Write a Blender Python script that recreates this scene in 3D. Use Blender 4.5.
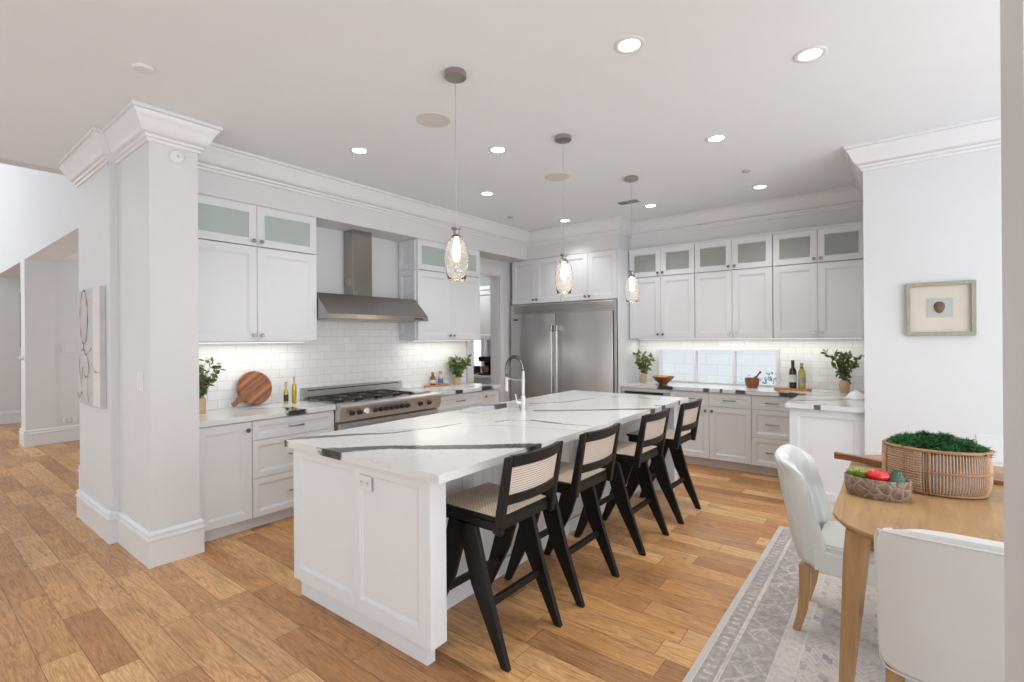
import bpy, bmesh, math, random
from mathutils import Vector, Matrix, Euler
random.seed(7)
PI = math.pi
for o in list(bpy.data.objects): bpy.data.objects.remove(o)
SC = bpy.context.scene
COL = SC.collection

# ------------------------------------------------------------------ camera
CAM_H = 1.4978
YAW, PITCH, ROLL, FPX = .6641, .0003, -.0070, 492.97
cd = bpy.data.cameras.new('camera'); cam = bpy.data.objects.new('camera', cd); COL.objects.link(cam)
cd.sensor_width = 36; cd.lens = 36*FPX/1024; cd.clip_start = .02; cd.shift_y = -2.43/1024
fw = Vector((-math.sin(YAW)*math.cos(PITCH), math.cos(YAW)*math.cos(PITCH), math.sin(PITCH)))
rx = Vector((math.cos(YAW), math.sin(YAW), 0)); up = rx.cross(fw)
rx2 = math.cos(ROLL)*rx + math.sin(ROLL)*up; up2 = -math.sin(ROLL)*rx + math.cos(ROLL)*up
cam.matrix_world = Matrix(((rx2.x, up2.x, -fw.x, -.0059), (rx2.y, up2.y, -fw.y, .0062), (rx2.z, up2.z, -fw.z, CAM_H), (0, 0, 0, 1)))
SC.camera = cam

# ------------------------------------------------------------------ world, light, exposure
W = bpy.data.worlds.new('world'); SC.world = W; W.use_nodes = True
bgn = W.node_tree.nodes['Background']; bgn.inputs[0].default_value = (.94, .97, 1.0, 1); bgn.inputs[1].default_value = 1.7
SC.view_settings.view_transform = 'Standard'; SC.view_settings.look = 'None'
SC.view_settings.gamma = 1; SC.view_settings.use_curve_mapping = False
SC.view_settings.exposure = 0.38

def area(name, loc, rot, sx, sy, power, color=(1, 1, 1), spread=None):
    l = bpy.data.lights.new(name, 'AREA'); l.shape = 'RECTANGLE'; l.size = sx; l.size_y = sy
    l.energy = power; l.color = color
    if spread: l.spread = spread
    o = bpy.data.objects.new(name, l); o.location = loc; o.rotation_euler = rot; COL.objects.link(o); return o

# daylight from unseen nook windows, tilted up at the ceiling; then added fills
area('daylight_nook', (3.0, 1.2, 1.2), (math.radians(112), 0, math.radians(90)), 5.0, 2.2, 68, (.91, .955, 1))
area('ceiling_fill_rear', (-2.9, -3.0, 1.1), (math.radians(112), 0, 0), 2.6, 2.0, 12, (.91, .955, 1))  # fill added behind the camera, tilted up to brighten the ceiling
area('corridor_fill', (-9.0, 4.0, 1.7), (math.radians(-90), 0, 0), 4.0, 2.2, 38, (.96, .98, 1))  # added fill that lifts the pier and corridor walls, no window there
area('hall_fill', (-12.2, -2.4, 4.7), (math.radians(88), 0, 0), 5.5, 2.2, 42, (.96, .98, 1))  # added fill for the upper hall wall, from an unseen source

# ------------------------------------------------------------------ node helpers
class NT:
    def __init__(s, mat):
        s.t = mat.node_tree; s.n = s.t.nodes; s.l = s.t.links
    def new(s, typ, **kw):
        n = s.n.new(typ)
        for k, v in kw.items(): setattr(n, k, v)
        return n
    def put(s, sock, v):
        if isinstance(v, bpy.types.NodeSocket): s.l.new(v, sock)
        elif v is not None: sock.default_value = v
    def m(s, op, a, b=None, c=None, clamp=False):
        n = s.new('ShaderNodeMath', operation=op, use_clamp=clamp)
        s.put(n.inputs[0], a); s.put(n.inputs[1], b)
        if c is not None: s.put(n.inputs[2], c)
        return n.outputs[0]
    def v(s, op, a, b=None):
        n = s.new('ShaderNodeVectorMath', operation=op)
        s.put(n.inputs[0], a); s.put(n.inputs[1], b)
        return n
    def noise(s, vec, scale, detail=3, rough=.5, dim='3D'):
        n = s.new('ShaderNodeTexNoise', noise_dimensions=dim)
        s.put(n.inputs['Vector'], vec); n.inputs['Scale'].default_value = scale
        n.inputs['Detail'].default_value = detail; n.inputs['Roughness'].default_value = rough
        return n
    def mix(s, f, a, b):
        n = s.new('ShaderNodeMix', data_type='RGBA')
        s.put(n.inputs[0], f); s.put(n.inputs[6], a); s.put(n.inputs[7], b); return n.outputs[2]
    def ramp(s, f, pts):
        n = s.new('ShaderNodeValToRGB'); s.put(n.inputs[0], f); e = n.color_ramp.elements
        while len(e) < len(pts): e.new(.5)
        for i, (p, c) in enumerate(pts): e[i].position = p; e[i].color = c if len(c) == 4 else (*c, 1)
        return n.outputs[0]
    def mapr(s, v, a, b, c=0., d=1., smooth=False):
        n = s.new('ShaderNodeMapRange'); n.clamp = True
        if smooth: n.interpolation_type = 'SMOOTHSTEP'
        s.put(n.inputs[0], v); n.inputs[1].default_value = a; n.inputs[2].default_value = b
        n.inputs[3].default_value = c; n.inputs[4].default_value = d; return n.outputs[0]
    def obj(s): return s.new('ShaderNodeTexCoord').outputs['Object']
    def pos(s): return s.new('ShaderNodeNewGeometry').outputs['Position']
    def comb(s, x, y, z):
        n = s.new('ShaderNodeCombineXYZ'); s.put(n.inputs[0], x); s.put(n.inputs[1], y); s.put(n.inputs[2], z); return n.outputs[0]
    def sep(s, v):
        n = s.new('ShaderNodeSeparateXYZ'); s.put(n.inputs[0], v); return n.outputs
    def bump(s, h, strength=.2, dist=.005):
        n = s.new('ShaderNodeBump'); n.inputs['Strength'].default_value = strength; n.inputs['Distance'].default_value = dist
        s.put(n.inputs['Height'], h); return n.outputs[0]

def mat(name, col=(.8, .8, .8), rough=.5, metal=0., spec=None, trans=0., ior=None, emit=None, estr=0., coat=0., mottled=0.):
    m = bpy.data.materials.new(name); m.use_nodes = True
    b = m.node_tree.nodes['Principled BSDF']
    b.inputs['Base Color'].default_value = (*col, 1); b.inputs['Roughness'].default_value = rough
    b.inputs['Metallic'].default_value = metal
    if spec is not None: b.inputs['Specular IOR Level'].default_value = spec
    if trans: b.inputs['Transmission Weight'].default_value = trans
    if ior: b.inputs['IOR'].default_value = ior
    if coat: b.inputs['Coat Weight'].default_value = coat
    if emit: b.inputs['Emission Color'].default_value = (*emit, 1); b.inputs['Emission Strength'].default_value = estr
    t = NT(m); t.b = b
    if mottled:
        nz = t.noise(t.obj(), 6, 4)
        t.put(b.inputs['Base Color'], t.mix(t.mapr(nz.outputs[0], .3, .7), tuple(c*(1-mottled) for c in col)+(1,), tuple(min(1, c*(1+mottled)) for c in col)+(1,)))
    m['_'] = 0
    return m, t

def M(*a, **k): return mat(*a, **k)[0]

# ------------------------------------------------------------------ materials
wall_m, t = mat('wall_paint', (.645, .656, .672), .55, mottled=.008)
t.put(t.b.inputs['Normal'], t.bump(t.noise(t.pos(), 220, 2).outputs[0], .06, .001))
ceil_m, t = mat('ceiling_paint', (.765, .80, .84), .65, mottled=.008)
t.put(t.b.inputs['Normal'], t.bump(t.noise(t.pos(), 150, 2).outputs[0], .05, .001))
trim_m = M('trim_enamel', (.70, .713, .735), .3, mottled=.006)
cab_m = M('cabinet_lacquer', (.695, .715, .742), .32, mottled=.006)
plastic_w = M('white_plastic', (.70, .71, .725), .35, mottled=.01)
dark_hole = M('dark_slot', (.015, .015, .015), .6, mottled=.1)
chrome = M('chrome', (.72, .72, .73), .16, 1.0, mottled=.03)
nickel, t = mat('brushed_nickel', (.40, .375, .35), .3, 1.0, mottled=.05)
hardware = M('dark_polished_nickel', (.30, .295, .29), .18, 1.0, mottled=.05)
white_metal = M('brushed_white_steel', (.58, .58, .58), .32, .8, mottled=.02)
blackm = M('black_enamel', (.012, .012, .013), .35, mottled=.1)
rubber = M('black_rubber', (.02, .02, .02), .6, mottled=.1)

def steel(name, axis, base=(.60, .60, .60), rough=.33):
    m, t = mat(name, base, rough, 1.0)
    s = {'x': (2, 260, 260), 'y': (260, 2, 260), 'z': (260, 260, 2)}[axis]
    mp = t.v('MULTIPLY', t.obj(), s).outputs[0]
    n = t.noise(mp, 1, 2).outputs[0]
    t.put(t.b.inputs['Roughness'], t.mapr(n, .3, .7, rough-.02, rough+.03))
    t.put(t.b.inputs['Base Color'], t.mix(t.mapr(n, .3, .7), tuple(c*.97 for c in base)+(1,), tuple(c*1.03 for c in base)+(1,)))
    t.put(t.b.inputs['Normal'], t.bump(n, .02, .0002))
    return m
steel_x = steel('stainless_brushed_across', 'x')
steel_z = steel('stainless_brushed_vertical', 'z')
steel_hood = steel('stainless_hood', 'x', (.36, .345, .33), .24)

# subway tiles: u along the wall, v = height
def tiles(name, axis):
    m, t = mat(name, (.80, .80, .79), .08)
    p = t.sep(t.pos())
    u = p[0] if axis == 'x' else p[1]
    br = t.new('ShaderNodeTexBrick'); br.offset = .5
    t.put(br.inputs['Vector'], t.comb(u, t.m('SUBTRACT', p[2], .914), 0))
    br.inputs['Scale'].default_value = 1; br.inputs['Brick Width'].default_value = .154; br.inputs['Row Height'].default_value = .0775
    br.inputs['Mortar Size'].default_value = .0016; br.inputs['Mortar Smooth'].default_value = .3
    br.inputs['Color1'].default_value = (.82, .83, .835, 1); br.inputs['Color2'].default_value = (.78, .79, .795, 1)
    br.inputs['Mortar'].default_value = (.50, .50, .49, 1)
    t.put(t.b.inputs['Base Color'], br.outputs['Color'])
    f = br.outputs['Fac']
    t.put(t.b.inputs['Roughness'], t.mapr(f, 0, 1, .07, .6))
    wav = t.noise(t.pos(), 9, 1).outputs[0]
    cell = t.new('ShaderNodeTexWhiteNoise', noise_dimensions='3D')
    row = t.m('FLOOR', t.m('DIVIDE', t.m('SUBTRACT', p[2], .914), .0775))
    colm = t.m('FLOOR', t.m('DIVIDE', t.m('ADD', u, t.m('MULTIPLY', t.m('MODULO', row, 2), .077)), .154))
    t.put(cell.inputs['Vector'], t.comb(colm, row, 3.3))
    tilt = t.m('MULTIPLY', t.m('SUBTRACT', cell.outputs[0], .5), t.m('MULTIPLY', u, .35))
    h = t.m('ADD', t.m('SUBTRACT', t.m('MULTIPLY', wav, .35), f), t.m('MULTIPLY', tilt, .0))
    t.put(t.b.inputs['Normal'], t.bump(h, .35, .002))
    return m
tile_y = tiles('glazed_subway_tile_left', 'y'); tile_x = tiles('glazed_subway_tile_back', 'x')

# oak floor, boards along x
floor_m, t = mat('oak_floor', (.4, .25, .13), .36)
P = t.sep(t.pos()); PWID, PLEN = .150, 1.75
vv = t.m('DIVIDE', P[1], PWID); row = t.m('FLOOR', vv)
wn = t.new('ShaderNodeTexWhiteNoise', noise_dimensions='1D'); t.put(wn.inputs['W'], row)
uu = t.m('ADD', t.m('DIVIDE', P[0], PLEN), t.m('MULTIPLY', wn.outputs[0], 7.3)); colm = t.m('FLOOR', uu)
wc = t.new('ShaderNodeTexWhiteNoise', noise_dimensions='2D'); t.put(wc.inputs['Vector'], t.comb(colm, row, 0))
# a second split makes board lengths uneven
sub = t.m('GREATER_THAN', t.m('FRACT', uu), t.m('ADD', .35, t.m('MULTIPLY', wc.outputs[0], .35)))
wb = t.new('ShaderNodeTexWhiteNoise', noise_dimensions='3D'); t.put(wb.inputs['Vector'], t.comb(colm, row, sub))
rnd = wb.outputs[0]; rc = t.sep(wb.outputs[1])
grainv = t.comb(t.m('ADD', t.m('MULTIPLY', P[0], 2.6), t.m('MULTIPLY', rnd, 37)), t.m('MULTIPLY', P[1], 30), t.m('MULTIPLY', rc[1], 11))
g1 = t.noise(grainv, 1.6, 6, .62); g1.inputs['Distortion'].default_value = 2.2
g2 = t.noise(t.v('MULTIPLY', grainv, (3, 6, 1)).outputs[0], 2.2, 3, .6)
g3 = t.noise(t.v('MULTIPLY', grainv, (.5, .12, 1)).outputs[0], 2.0, 3, .6)
base = t.ramp(rnd, [(0, (.29, .118, .036)), (.10, (.43, .20, .066)), (.5, (.56, .290, .108)), (.8, (.645, .365, .150)), (1, (.72, .44, .20))])
greyer = t.mix(t.m('MULTIPLY', rc[2], .30), base, (.50, .33, .19, 1))
dark = t.mix(1.0, greyer, greyer)
mm = t.new('ShaderNodeMix', data_type='RGBA', blend_type='MULTIPLY'); mm.inputs[0].default_value = 1
t.put(mm.inputs[6], greyer); t.put(mm.inputs[7], t.ramp(g1.outputs[0], [(.30, (.62, .55, .50)), (.44, (.95, .93, .91)), (.52, (1.12, 1.12, 1.12)), (.60, (.93, .9, .87)), (.70, (1.15, 1.14, 1.12)), (.8, (.75, .7, .66))]))
m2 = t.new('ShaderNodeMix', data_type='RGBA', blend_type='MULTIPLY'); m2.inputs[0].default_value = .8
t.put(m2.inputs[6], mm.outputs[2]); t.put(m2.inputs[7], t.ramp(g2.outputs[0], [(.3, (.80, .78, .76)), (.6, (1.08, 1.08, 1.08))]))
m3 = t.new('ShaderNodeMix', data_type='RGBA', blend_type='MULTIPLY'); m3.inputs[0].default_value = .8
t.put(m3.inputs[6], m2.outputs[2]); t.put(m3.inputs[7], t.ramp(g3.outputs[0], [(.3, (.82, .79, .76)), (.6, (1.08, 1.08, 1.08))]))
gc = t.noise(t.v('MULTIPLY', grainv, (.22, .26, 1)).outputs[0], 1.3, 2, .5); gc.inputs['Distortion'].default_value = .6
ln = t.m('ABSOLUTE', t.m('SUBTRACT', t.m('FRACT', t.m('MULTIPLY', gc.outputs[0], 13)), .5))
m4 = t.new('ShaderNodeMix', data_type='RGBA', blend_type='MULTIPLY'); m4.inputs[0].default_value = 1
t.put(m4.inputs[6], m3.outputs[2]); t.put(m4.inputs[7], t.ramp(ln, [(0, (.78, .73, .68)), (.16, (.98, .97, .96)), (.38, (1.0, 1.0, 1.0)), (.5, (1.16, 1.17, 1.18))]))
m3 = m4
fy = t.m('FRACT', vv); ey = t.m('MULTIPLY', t.m('MINIMUM', fy, t.m('SUBTRACT', 1, fy)), PWID)
fx = t.m('FRACT', uu)
ex = t.m('MULTIPLY', t.m('MINIMUM', t.m('MINIMUM', fx, t.m('SUBTRACT', 1, fx)), t.m('ABSOLUTE', t.m('SUBTRACT', fx, t.m('ADD', .35, t.m('MULTIPLY', wc.outputs[0], .35))))), PLEN)
edge = t.m('MINIMUM', ex, ey)
seam = t.mapr(edge, .0004, .0022)
vor = t.new('ShaderNodeTexVoronoi'); t.put(vor.inputs['Vector'], t.v('MULTIPLY', t.pos(), (1, 2.2, 1)).outputs[0]); vor.inputs['Scale'].default_value = 1.7
knot = t.mapr(vor.outputs['Distance'], .012, .05)
cc = t.mix(seam, (.09, .05, .025, 1), t.mix(t.m('MULTIPLY', t.m('SUBTRACT', 1, knot), .7), m3.outputs[2], (.10, .05, .025, 1)))
t.put(t.b.inputs['Base Color'], cc)
t.put(t.b.inputs['Roughness'], t.mapr(g1.outputs[0], .3, .7, .42, .30))
t.put(t.b.inputs['Normal'], t.bump(t.m('ADD', seam, t.m('MULTIPLY', g2.outputs[0], .25)), .25, .0015))

# marble-look quartz with explicit veins (x0,y0,x1,y1,halfwidth0,halfwidth1,strength)
def quartz(name, veins, fine=.35):
    m, t = mat(name, (.80, .80, .80), .15)
    p0 = t.v('MULTIPLY', t.pos(), (1, 1, 0)).outputs[0]
    w1 = t.v('SUBTRACT', t.noise(p0, 3.2, 5, .6).outputs[1], (.5, .5, .5)).outputs[0]
    w = t.v('MULTIPLY', w1, (.075, .075, 0)).outputs[0]
    p = t.v('ADD', p0, w).outputs[0]
    rag = t.noise(t.pos(), 38, 4, .7).outputs[0]
    tot = None
    for x0, y0, x1, y1, h0, h1, s in veins:
        ba = (x1-x0, y1-y0, 0); L2 = ba[0]**2+ba[1]**2
        pa = t.v('SUBTRACT', p, (x0, y0, 0)).outputs[0]
        h = t.m('DIVIDE', t.v('DOT_PRODUCT', pa, ba).outputs['Value'], L2, clamp=True)
        sc = t.new('ShaderNodeVectorMath', operation='SCALE'); sc.inputs[0].default_value = ba; t.put(sc.inputs['Scale'], h)
        d = t.v('LENGTH', t.v('SUBTRACT', pa, sc.outputs[0]).outputs[0]).outputs['Value']
        wd = t.m('MULTIPLY', t.m('ADD', h0, t.m('MULTIPLY', h, h1-h0)), t.m('ADD', .55, t.m('MULTIPLY', rag, 1.5)))
        q = t.m('DIVIDE', d, wd)
        k = t.m('MULTIPLY', t.mapr(q, .75, 1.15, 1, 0, True), s)
        tot = k if tot is None else t.m('MAXIMUM', tot, k)
    # faint hairline veining
    fn = t.noise(t.v('ADD', t.v('MULTIPLY', t.pos(), (1, .55, 1)).outputs[0], t.v('MULTIPLY', w1, (.5, .5, 0)).outputs[0]).outputs[0], 1.9, 4, .55).outputs[0]
    hair = t.mapr(t.m('ABSOLUTE', t.m('SUBTRACT', fn, .5)), .0, .006, fine, 0)
    msk = t.mapr(t.noise(t.pos(), 2.1, 2).outputs[0], .45, .6)
    hair = t.m('MULTIPLY', hair, msk)
    inner = t.mix(t.mapr(rag, .35, .62), (.012, .012, .012, 1), (.055, .052, .05, 1))
    c = t.mix(hair, t.mix(t.mapr(t.noise(t.pos(), 1.3, 2).outputs[0], .35, .7), (.68, .69, .70, 1), (.63, .642, .655, 1)), (.33, .31, .29, 1))
    t.put(t.b.inputs['Base Color'], t.mix(tot, c, inner))
    return m
island_q = quartz('island_quartz', [
    (-2.40, 1.40, -2.30, 1.56, .085, .042, 1), (-2.30, 1.56, -2.17, 1.71, .042, .036, 1), (-2.17, 1.71, -1.82, 1.966, .036, .042, 1), (-1.82, 1.966, -1.45, 2.30, .042, .052, 1),
    (-2.92, 1.40, -2.69, 1.724, .040, .025, 1), (-2.69, 1.724, -2.50, 1.98, .025, .014, 1), (-2.50, 1.98, -2.42, 2.245, .014, .010, .9), (-2.42, 2.245, -2.39, 2.48, .016, .006, .7),
    (-2.60, 1.95, -2.46, 2.21, .006, .004, .8), (-2.31, 3.26, -1.90, 3.62, .022, .024, .95), (-1.90, 3.62, -1.50, 3.97, .024, .034, .95),
    (-2.70, 3.44, -2.52, 3.70, .018, .010, .9), (-2.52, 3.70, -2.40, 3.90, .010, .014, .9), (-2.40, 3.90, -2.34, 4.28, .014, .004, .8),
    (-2.90, 2.60, -2.89, 2.97, .018, .022, .9), (-2.90, 3.16, -2.78, 3.46, .020, .030, .9), (-2.242, 2.67, -2.208, 2.765, .010, .012, .8),
    (-2.208, 2.765, -2.074, 2.86, .008, .006, .8), (-2.074, 2.86, -1.85, 2.86, .012, .022, .75), (-1.85, 2.85, -1.62, 2.90, .012, .004, .75),
    (-2.278, 2.394, -2.125, 2.574, .004, .004, .55), (-2.125, 2.574, -1.60, 2.72, .004, .003, .55), (-2.24, 4.46, -2.05, 4.60, .012, .006, .7), (-2.0, 4.58, -1.78, 4.53, .010, .006, .6),
    (-1.64, 4.10, -1.54, 4.20, .02, .03, .9), (-1.60, 4.55, -1.54, 4.62, .02, .02, .9)])
perim_q = quartz('counter_quartz', [
    (-4.56, 1.70, -4.15, 2.20, .010, .012, .9), (-4.15, 2.18, -3.93, 2.14, .03, .075, 1), (-4.08, 4.02, -3.93, 4.08, .02, .05, 1),
    (-4.2, 4.45, -3.93, 4.56, .01, .08, 1), (-2.44, 6.15, -2.36, 5.95, .012, .03, .9), (-2.36, 5.95, -2.19, 5.77, .03, .06, 1), (-1.75, 5.86, -1.74, 5.76, .02, .03, .9), (-1.58, 5.85, -1.57, 5.76, .01, .02, .9),
    (-1.42, 5.86, -1.36, 5.76, .02, .045, .9), (-1.06, 6.05, -.90, 5.80, .02, .05, .9), (-.95, 5.85, -.80, 5.72, .05, .07, 1), (-.74, 6.15, -.34, 5.96, .010, .010, .85),
    (-.79, 5.64, -.34, 5.93, .010, .012, .8), (-.775, 5.16, -.50, 5.37, .016, .016, .95), (-.50, 5.37, -.22, 5.72, .016, .022, .95), (-.50, 4.99, -.56, 4.87, .012, .02, .9)], .25)

def wood(name, c0, c1, rough=.45, sc=(1.5, 16, 16), d=2.0):
    m, t = mat(name, c0, rough)
    v = t.v('MULTIPLY', t.obj(), sc).outputs[0]
    n = t.noise(v, 2.2, 6, .6); n.inputs['Distortion'].default_value = d
    t.put(t.b.inputs['Base Color'], t.mix(t.mapr(n.outputs[0], .3, .7), (*c0, 1), (*c1, 1)))
    t.put(t.b.inputs['Normal'], t.bump(n.outputs[0], .1, .001)); return m
blackwood = wood('black_stained_wood', (.007, .0065, .006), (.015, .0135, .012), .42, (14, 14, 2))
oak_y = wood('oak_table', (.30, .175, .075), (.43, .27, .125), .42, (14, 1.4, 14), 1.0)
oak_z = wood('oak_leg', (.34, .195, .085), (.45, .27, .125), .42, (14, 14, 1.4), 1.0)
acacia = wood('acacia_board', (.10, .032, .012), (.33, .13, .045), .32, (1.2, 14, 14))
acacia_d = wood('acacia_bowl', (.13, .035, .014), (.28, .09, .035), .32, (8, 8, 3))
acacia_str, t = mat('striped_acacia', (.2, .08, .03), .32)
p = t.sep(t.obj()); cpos = t.m('ADD', t.m('MULTIPLY', p[1], .56), t.m('MULTIPLY', p[2], -.83)); lpos = t.m('ADD', t.m('MULTIPLY', p[1], .83), t.m('MULTIPLY', p[2], .56))
n1 = t.noise(t.comb(t.m('MULTIPLY', cpos, 26), 0, 0), 1, 1).outputs[0]; n2 = t.noise(t.comb(t.m('MULTIPLY', cpos, 130), t.m('MULTIPLY', lpos, 12), 0), 1, 4, .6).outputs[0]
t.put(t.b.inputs['Base Color'], t.ramp(t.m('ADD', t.m('MULTIPLY', n1, .7), t.m('MULTIPLY', n2, .3)), [(.36, (.08, .026, .012)), (.47, (.20, .065, .025)), (.55, (.30, .12, .05)), (.64, (.40, .17, .065))]))
lightwood = wood('pale_wood_vase', (.50, .32, .17), (.62, .43, .25), .5, (14, 14, 1.5), .6)
traywood = wood('orange_wood_tray', (.42, .17, .06), (.58, .28, .11), .4, (10, 2, 10))

def cane(name, axes, scale=95):
    m, t = mat(name, (.55, .42, .30), .6)
    p = t.sep(t.obj()); a, b = p[axes[0]], p[axes[1]]
    def wv(s, ph=0): return t.m('ABSOLUTE', t.m('SINE', t.m('ADD', t.m('MULTIPLY', s, scale*PI), ph)))
    w1 = wv(a); w2 = wv(b); w3 = wv(t.m('MULTIPLY', t.m('ADD', a, b), .707)); w4 = wv(t.m('MULTIPLY', t.m('SUBTRACT', a, b), .707))
    k = t.m('MULTIPLY', t.m('MAXIMUM', w1, w2), t.m('ADD', .35, t.m('MULTIPLY', t.m('MAXIMUM', w3, w4), .65)))
    t.put(t.b.inputs['Base Color'], t.mix(t.mapr(k, .40, .80), (.26, .18, .12, 1), (.70, .58, .46, 1)))
    t.put(t.b.inputs['Normal'], t.bump(k, .4, .002)); return m
blackwood.node_tree.nodes['Principled BSDF'].inputs['Specular IOR Level'].default_value = .28
cane_seat = cane('cane_weave_seat', (0, 1), 70)
# back panel weave: pale with wavy strands running across
cane_back, t = mat('cane_weave_back', (.7, .62, .54), .6)
p = t.sep(t.obj())
z2 = t.m('ADD', p[2], t.m('MULTIPLY', t.m('SINE', t.m('MULTIPLY', p[1], 300)), .0016))
s1 = t.m('ABSOLUTE', t.m('SINE', t.m('MULTIPLY', z2, 270)))
t.put(t.b.inputs['Base Color'], t.mix(t.mapr(s1, .12, .5), (.16, .11, .08, 1), (.66, .57, .485, 1)))
t.put(t.b.inputs['Normal'], t.bump(s1, .4, .002))

leather, t = mat('light_grey_upholstery', (.66, .68, .67), .42, mottled=.02)
t.put(t.b.inputs['Normal'], t.bump(t.noise(t.obj(), 160, 3).outputs[0], .12, .001))
linen, t = mat('pale_upholstery', (.66, .655, .64), .75, mottled=.02)
t.put(t.b.inputs['Normal'], t.bump(t.noise(t.obj(), 420, 2).outputs[0], .18, .001))
cloth_w = M('white_cloth', (.85, .85, .85), .8, mottled=.02)

glass, t = mat('hammered_glass', (.99, .985, .975), .03, trans=.965, ior=1.22)
vr = t.new('ShaderNodeTexVoronoi', feature='SMOOTH_F1'); t.put(vr.inputs['Vector'], t.obj()); vr.inputs['Scale'].default_value = 55
t.put(t.b.inputs['Normal'], t.bump(vr.outputs['Distance'], .5, .005))
pane_m = M('window_pane_glass', (.97, .98, .98), .0, trans=1.0, ior=1.1)
frost, t = mat('frosted_cabinet_glass', (.62, .66, .64), .28, trans=.55, ior=1.4, mottled=.02)
frost2, t = mat('frosted_cabinet_glass_green', (.70, .78, .76), .18, trans=.45, ior=1.4, mottled=.02)
lamp_m = M('lit_lamp', (1, 1, 1), .5, emit=(1, .93, .82), estr=9)
bulb_m = M('glowing_filament', (1, 1, 1), .5, emit=(1, .74, .42), estr=12)
strip_m = M('lit_strip', (1, 1, 1), .5, emit=(1, .95, .87), estr=2)
leaf_m = M('olive_leaves', (.11, .15, .035), .45, mottled=.5)
leaf2_m = M('fresh_leaves', (.13, .19, .04), .45, mottled=.45)
moss_m = M('deep_green_moss', (.028, .13, .035), .8, mottled=.6)
stem_m = M('brown_stems', (.10, .07, .035), .6, mottled=.2)
lettuce_m = M('pale_green_leaves', (.28, .42, .08), .5, mottled=.3)
pepper_m = M('red_pepper_skin', (.62, .015, .02), .16, coat=.3, mottled=.15)
arti_m = M('blue_green_leaves', (.09, .19, .14), .55, mottled=.3)
fruit_m = M('orange_fruit', (.75, .30, .03), .5, mottled=.25)
oilg = M('golden_oil_glass', (.62, .42, .02), .08, trans=.25, coat=.5, mottled=.08)
oily = M('yellow_green_oil_glass', (.55, .52, .08), .08, trans=.3, coat=.5, mottled=.08)
clearb = M('clear_bottle_glass', (.80, .82, .80), .06, trans=.7, ior=1.3)
wined = M('dark_wine_glass', (.012, .008, .008), .08, coat=.6, mottled=.1)
winey = M('pale_wine_glass', (.60, .58, .16), .06, trans=.35, coat=.5, mottled=.08)
paperw = M('paper_label_white', (.66, .66, .64), .6, mottled=.05)
paperd = M('paper_label_black', (.03, .03, .03), .6, mottled=.1)
paperb = M('paper_label_blue', (.10, .16, .34), .6, mottled=.15)
brownb = M('brown_spice_glass', (.16, .07, .035), .12, coat=.4, mottled=.3)
cork = M('cork', (.38, .24, .13), .8, mottled=.15)
rattan = wood('rattan_cane', (.36, .20, .11), (.60, .42, .29), .5, (60, 60, 60))
rattan_d = wood('rattan_binding', (.24, .11, .05), (.40, .21, .10), .5, (60, 60, 60))
galv = M('whitewashed_liner', (.42, .42, .44), .6, mottled=.35)
carved, t = mat('carved_weathered_wood', (.25, .16, .11), .7)
vr = t.new('ShaderNodeTexVoronoi', feature='DISTANCE_TO_EDGE'); t.put(vr.inputs['Vector'], t.obj()); vr.inputs['Scale'].default_value = 24
nn = t.noise(t.obj(), 40, 4).outputs[0]
t.put(t.b.inputs['Base Color'], t.mix(t.mapr(t.m('ADD', vr.outputs[0], t.m('MULTIPLY', nn, .05)), .04, .11), (.34, .255, .20, 1), t.mix(t.mapr(nn, .35, .7), (.16, .10, .07, 1), (.30, .21, .16, 1))))
t.put(t.b.inputs['Normal'], t.bump(t.mapr(vr.outputs[0], 0, .2, 0, 1), .7, .006))
frame_green = wood('sage_frame_wood', (.27, .27, .20), (.36, .36, .28), .6, (20, 20, 3))
mat_cream = M('cream_mount', (.60, .55, .48), .8, mottled=.04)
card_blue = M('grey_blue_card', (.42, .45, .44), .8, mottled=.05)
shell_m, t = mat('brown_shell', (.13, .07, .045), .6, mottled=.35)
canvas_m, t = mat('painted_canvas', (.53, .53, .53), .8, mottled=.05)
ink_m = M('charcoal_paint', (.16, .16, .165), .7, mottled=.3)
ink2_m = M('soft_grey_paint', (.40, .39, .385), .7, mottled=.15)
blush_m = M('blush_paint', (.55, .49, .46), .8, mottled=.1)
stone_out, t = mat('pale_garden_wall', (.80, .83, .88), .8)
br = t.new('ShaderNodeTexBrick'); pp = t.sep(t.pos()); t.put(br.inputs['Vector'], t.comb(pp[0], pp[2], 0)); br.inputs['Scale'].default_value = 1
br.inputs['Brick Width'].default_value = .4; br.inputs['Row Height'].default_value = .2; br.inputs['Mortar Size'].default_value = .006
br.inputs['Color1'].default_value = (.72, .735, .75, 1); br.inputs['Color2'].default_value = (.69, .705, .72, 1); br.inputs['Mortar'].default_value = (.60, .62, .64, 1)
t.put(t.b.inputs['Base Color'], br.outputs['Color'])

# rug
RX0, RX1, RY0, RY1 = -.75, 1.35, 1.62, 4.36
rug_m, t = mat('woven_rug', (.4, .38, .37), .95)
p = t.sep(t.pos()); X, Y = p[0], p[1]
dx = t.m('MINIMUM', t.m('SUBTRACT', X, RX0), t.m('SUBTRACT', RX1, X)); dy = t.m('MINIMUM', t.m('SUBTRACT', Y, RY0), t.m('SUBTRACT', RY1, Y))
dd = t.m('MINIMUM', dx, dy)
al = t.m('MULTIPLY', t.m('GREATER_THAN', dx, dy), 1.0)      # 1 where the nearest edge runs along x
run = t.m('ADD', t.m('MULTIPLY', al, X), t.m('MULTIPLY', t.m('SUBTRACT', 1, al), Y))
def tri(v, per): return t.m('ABSOLUTE', t.m('SUBTRACT', t.m('MULTIPLY', t.m('FRACT', t.m('DIVIDE', v, per)), 2), 1))
def inr(v, a, b): return t.m('MULTIPLY', t.m('GREATER_THAN', v, a), t.m('LESS_THAN', v, b))
lines = None
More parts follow.
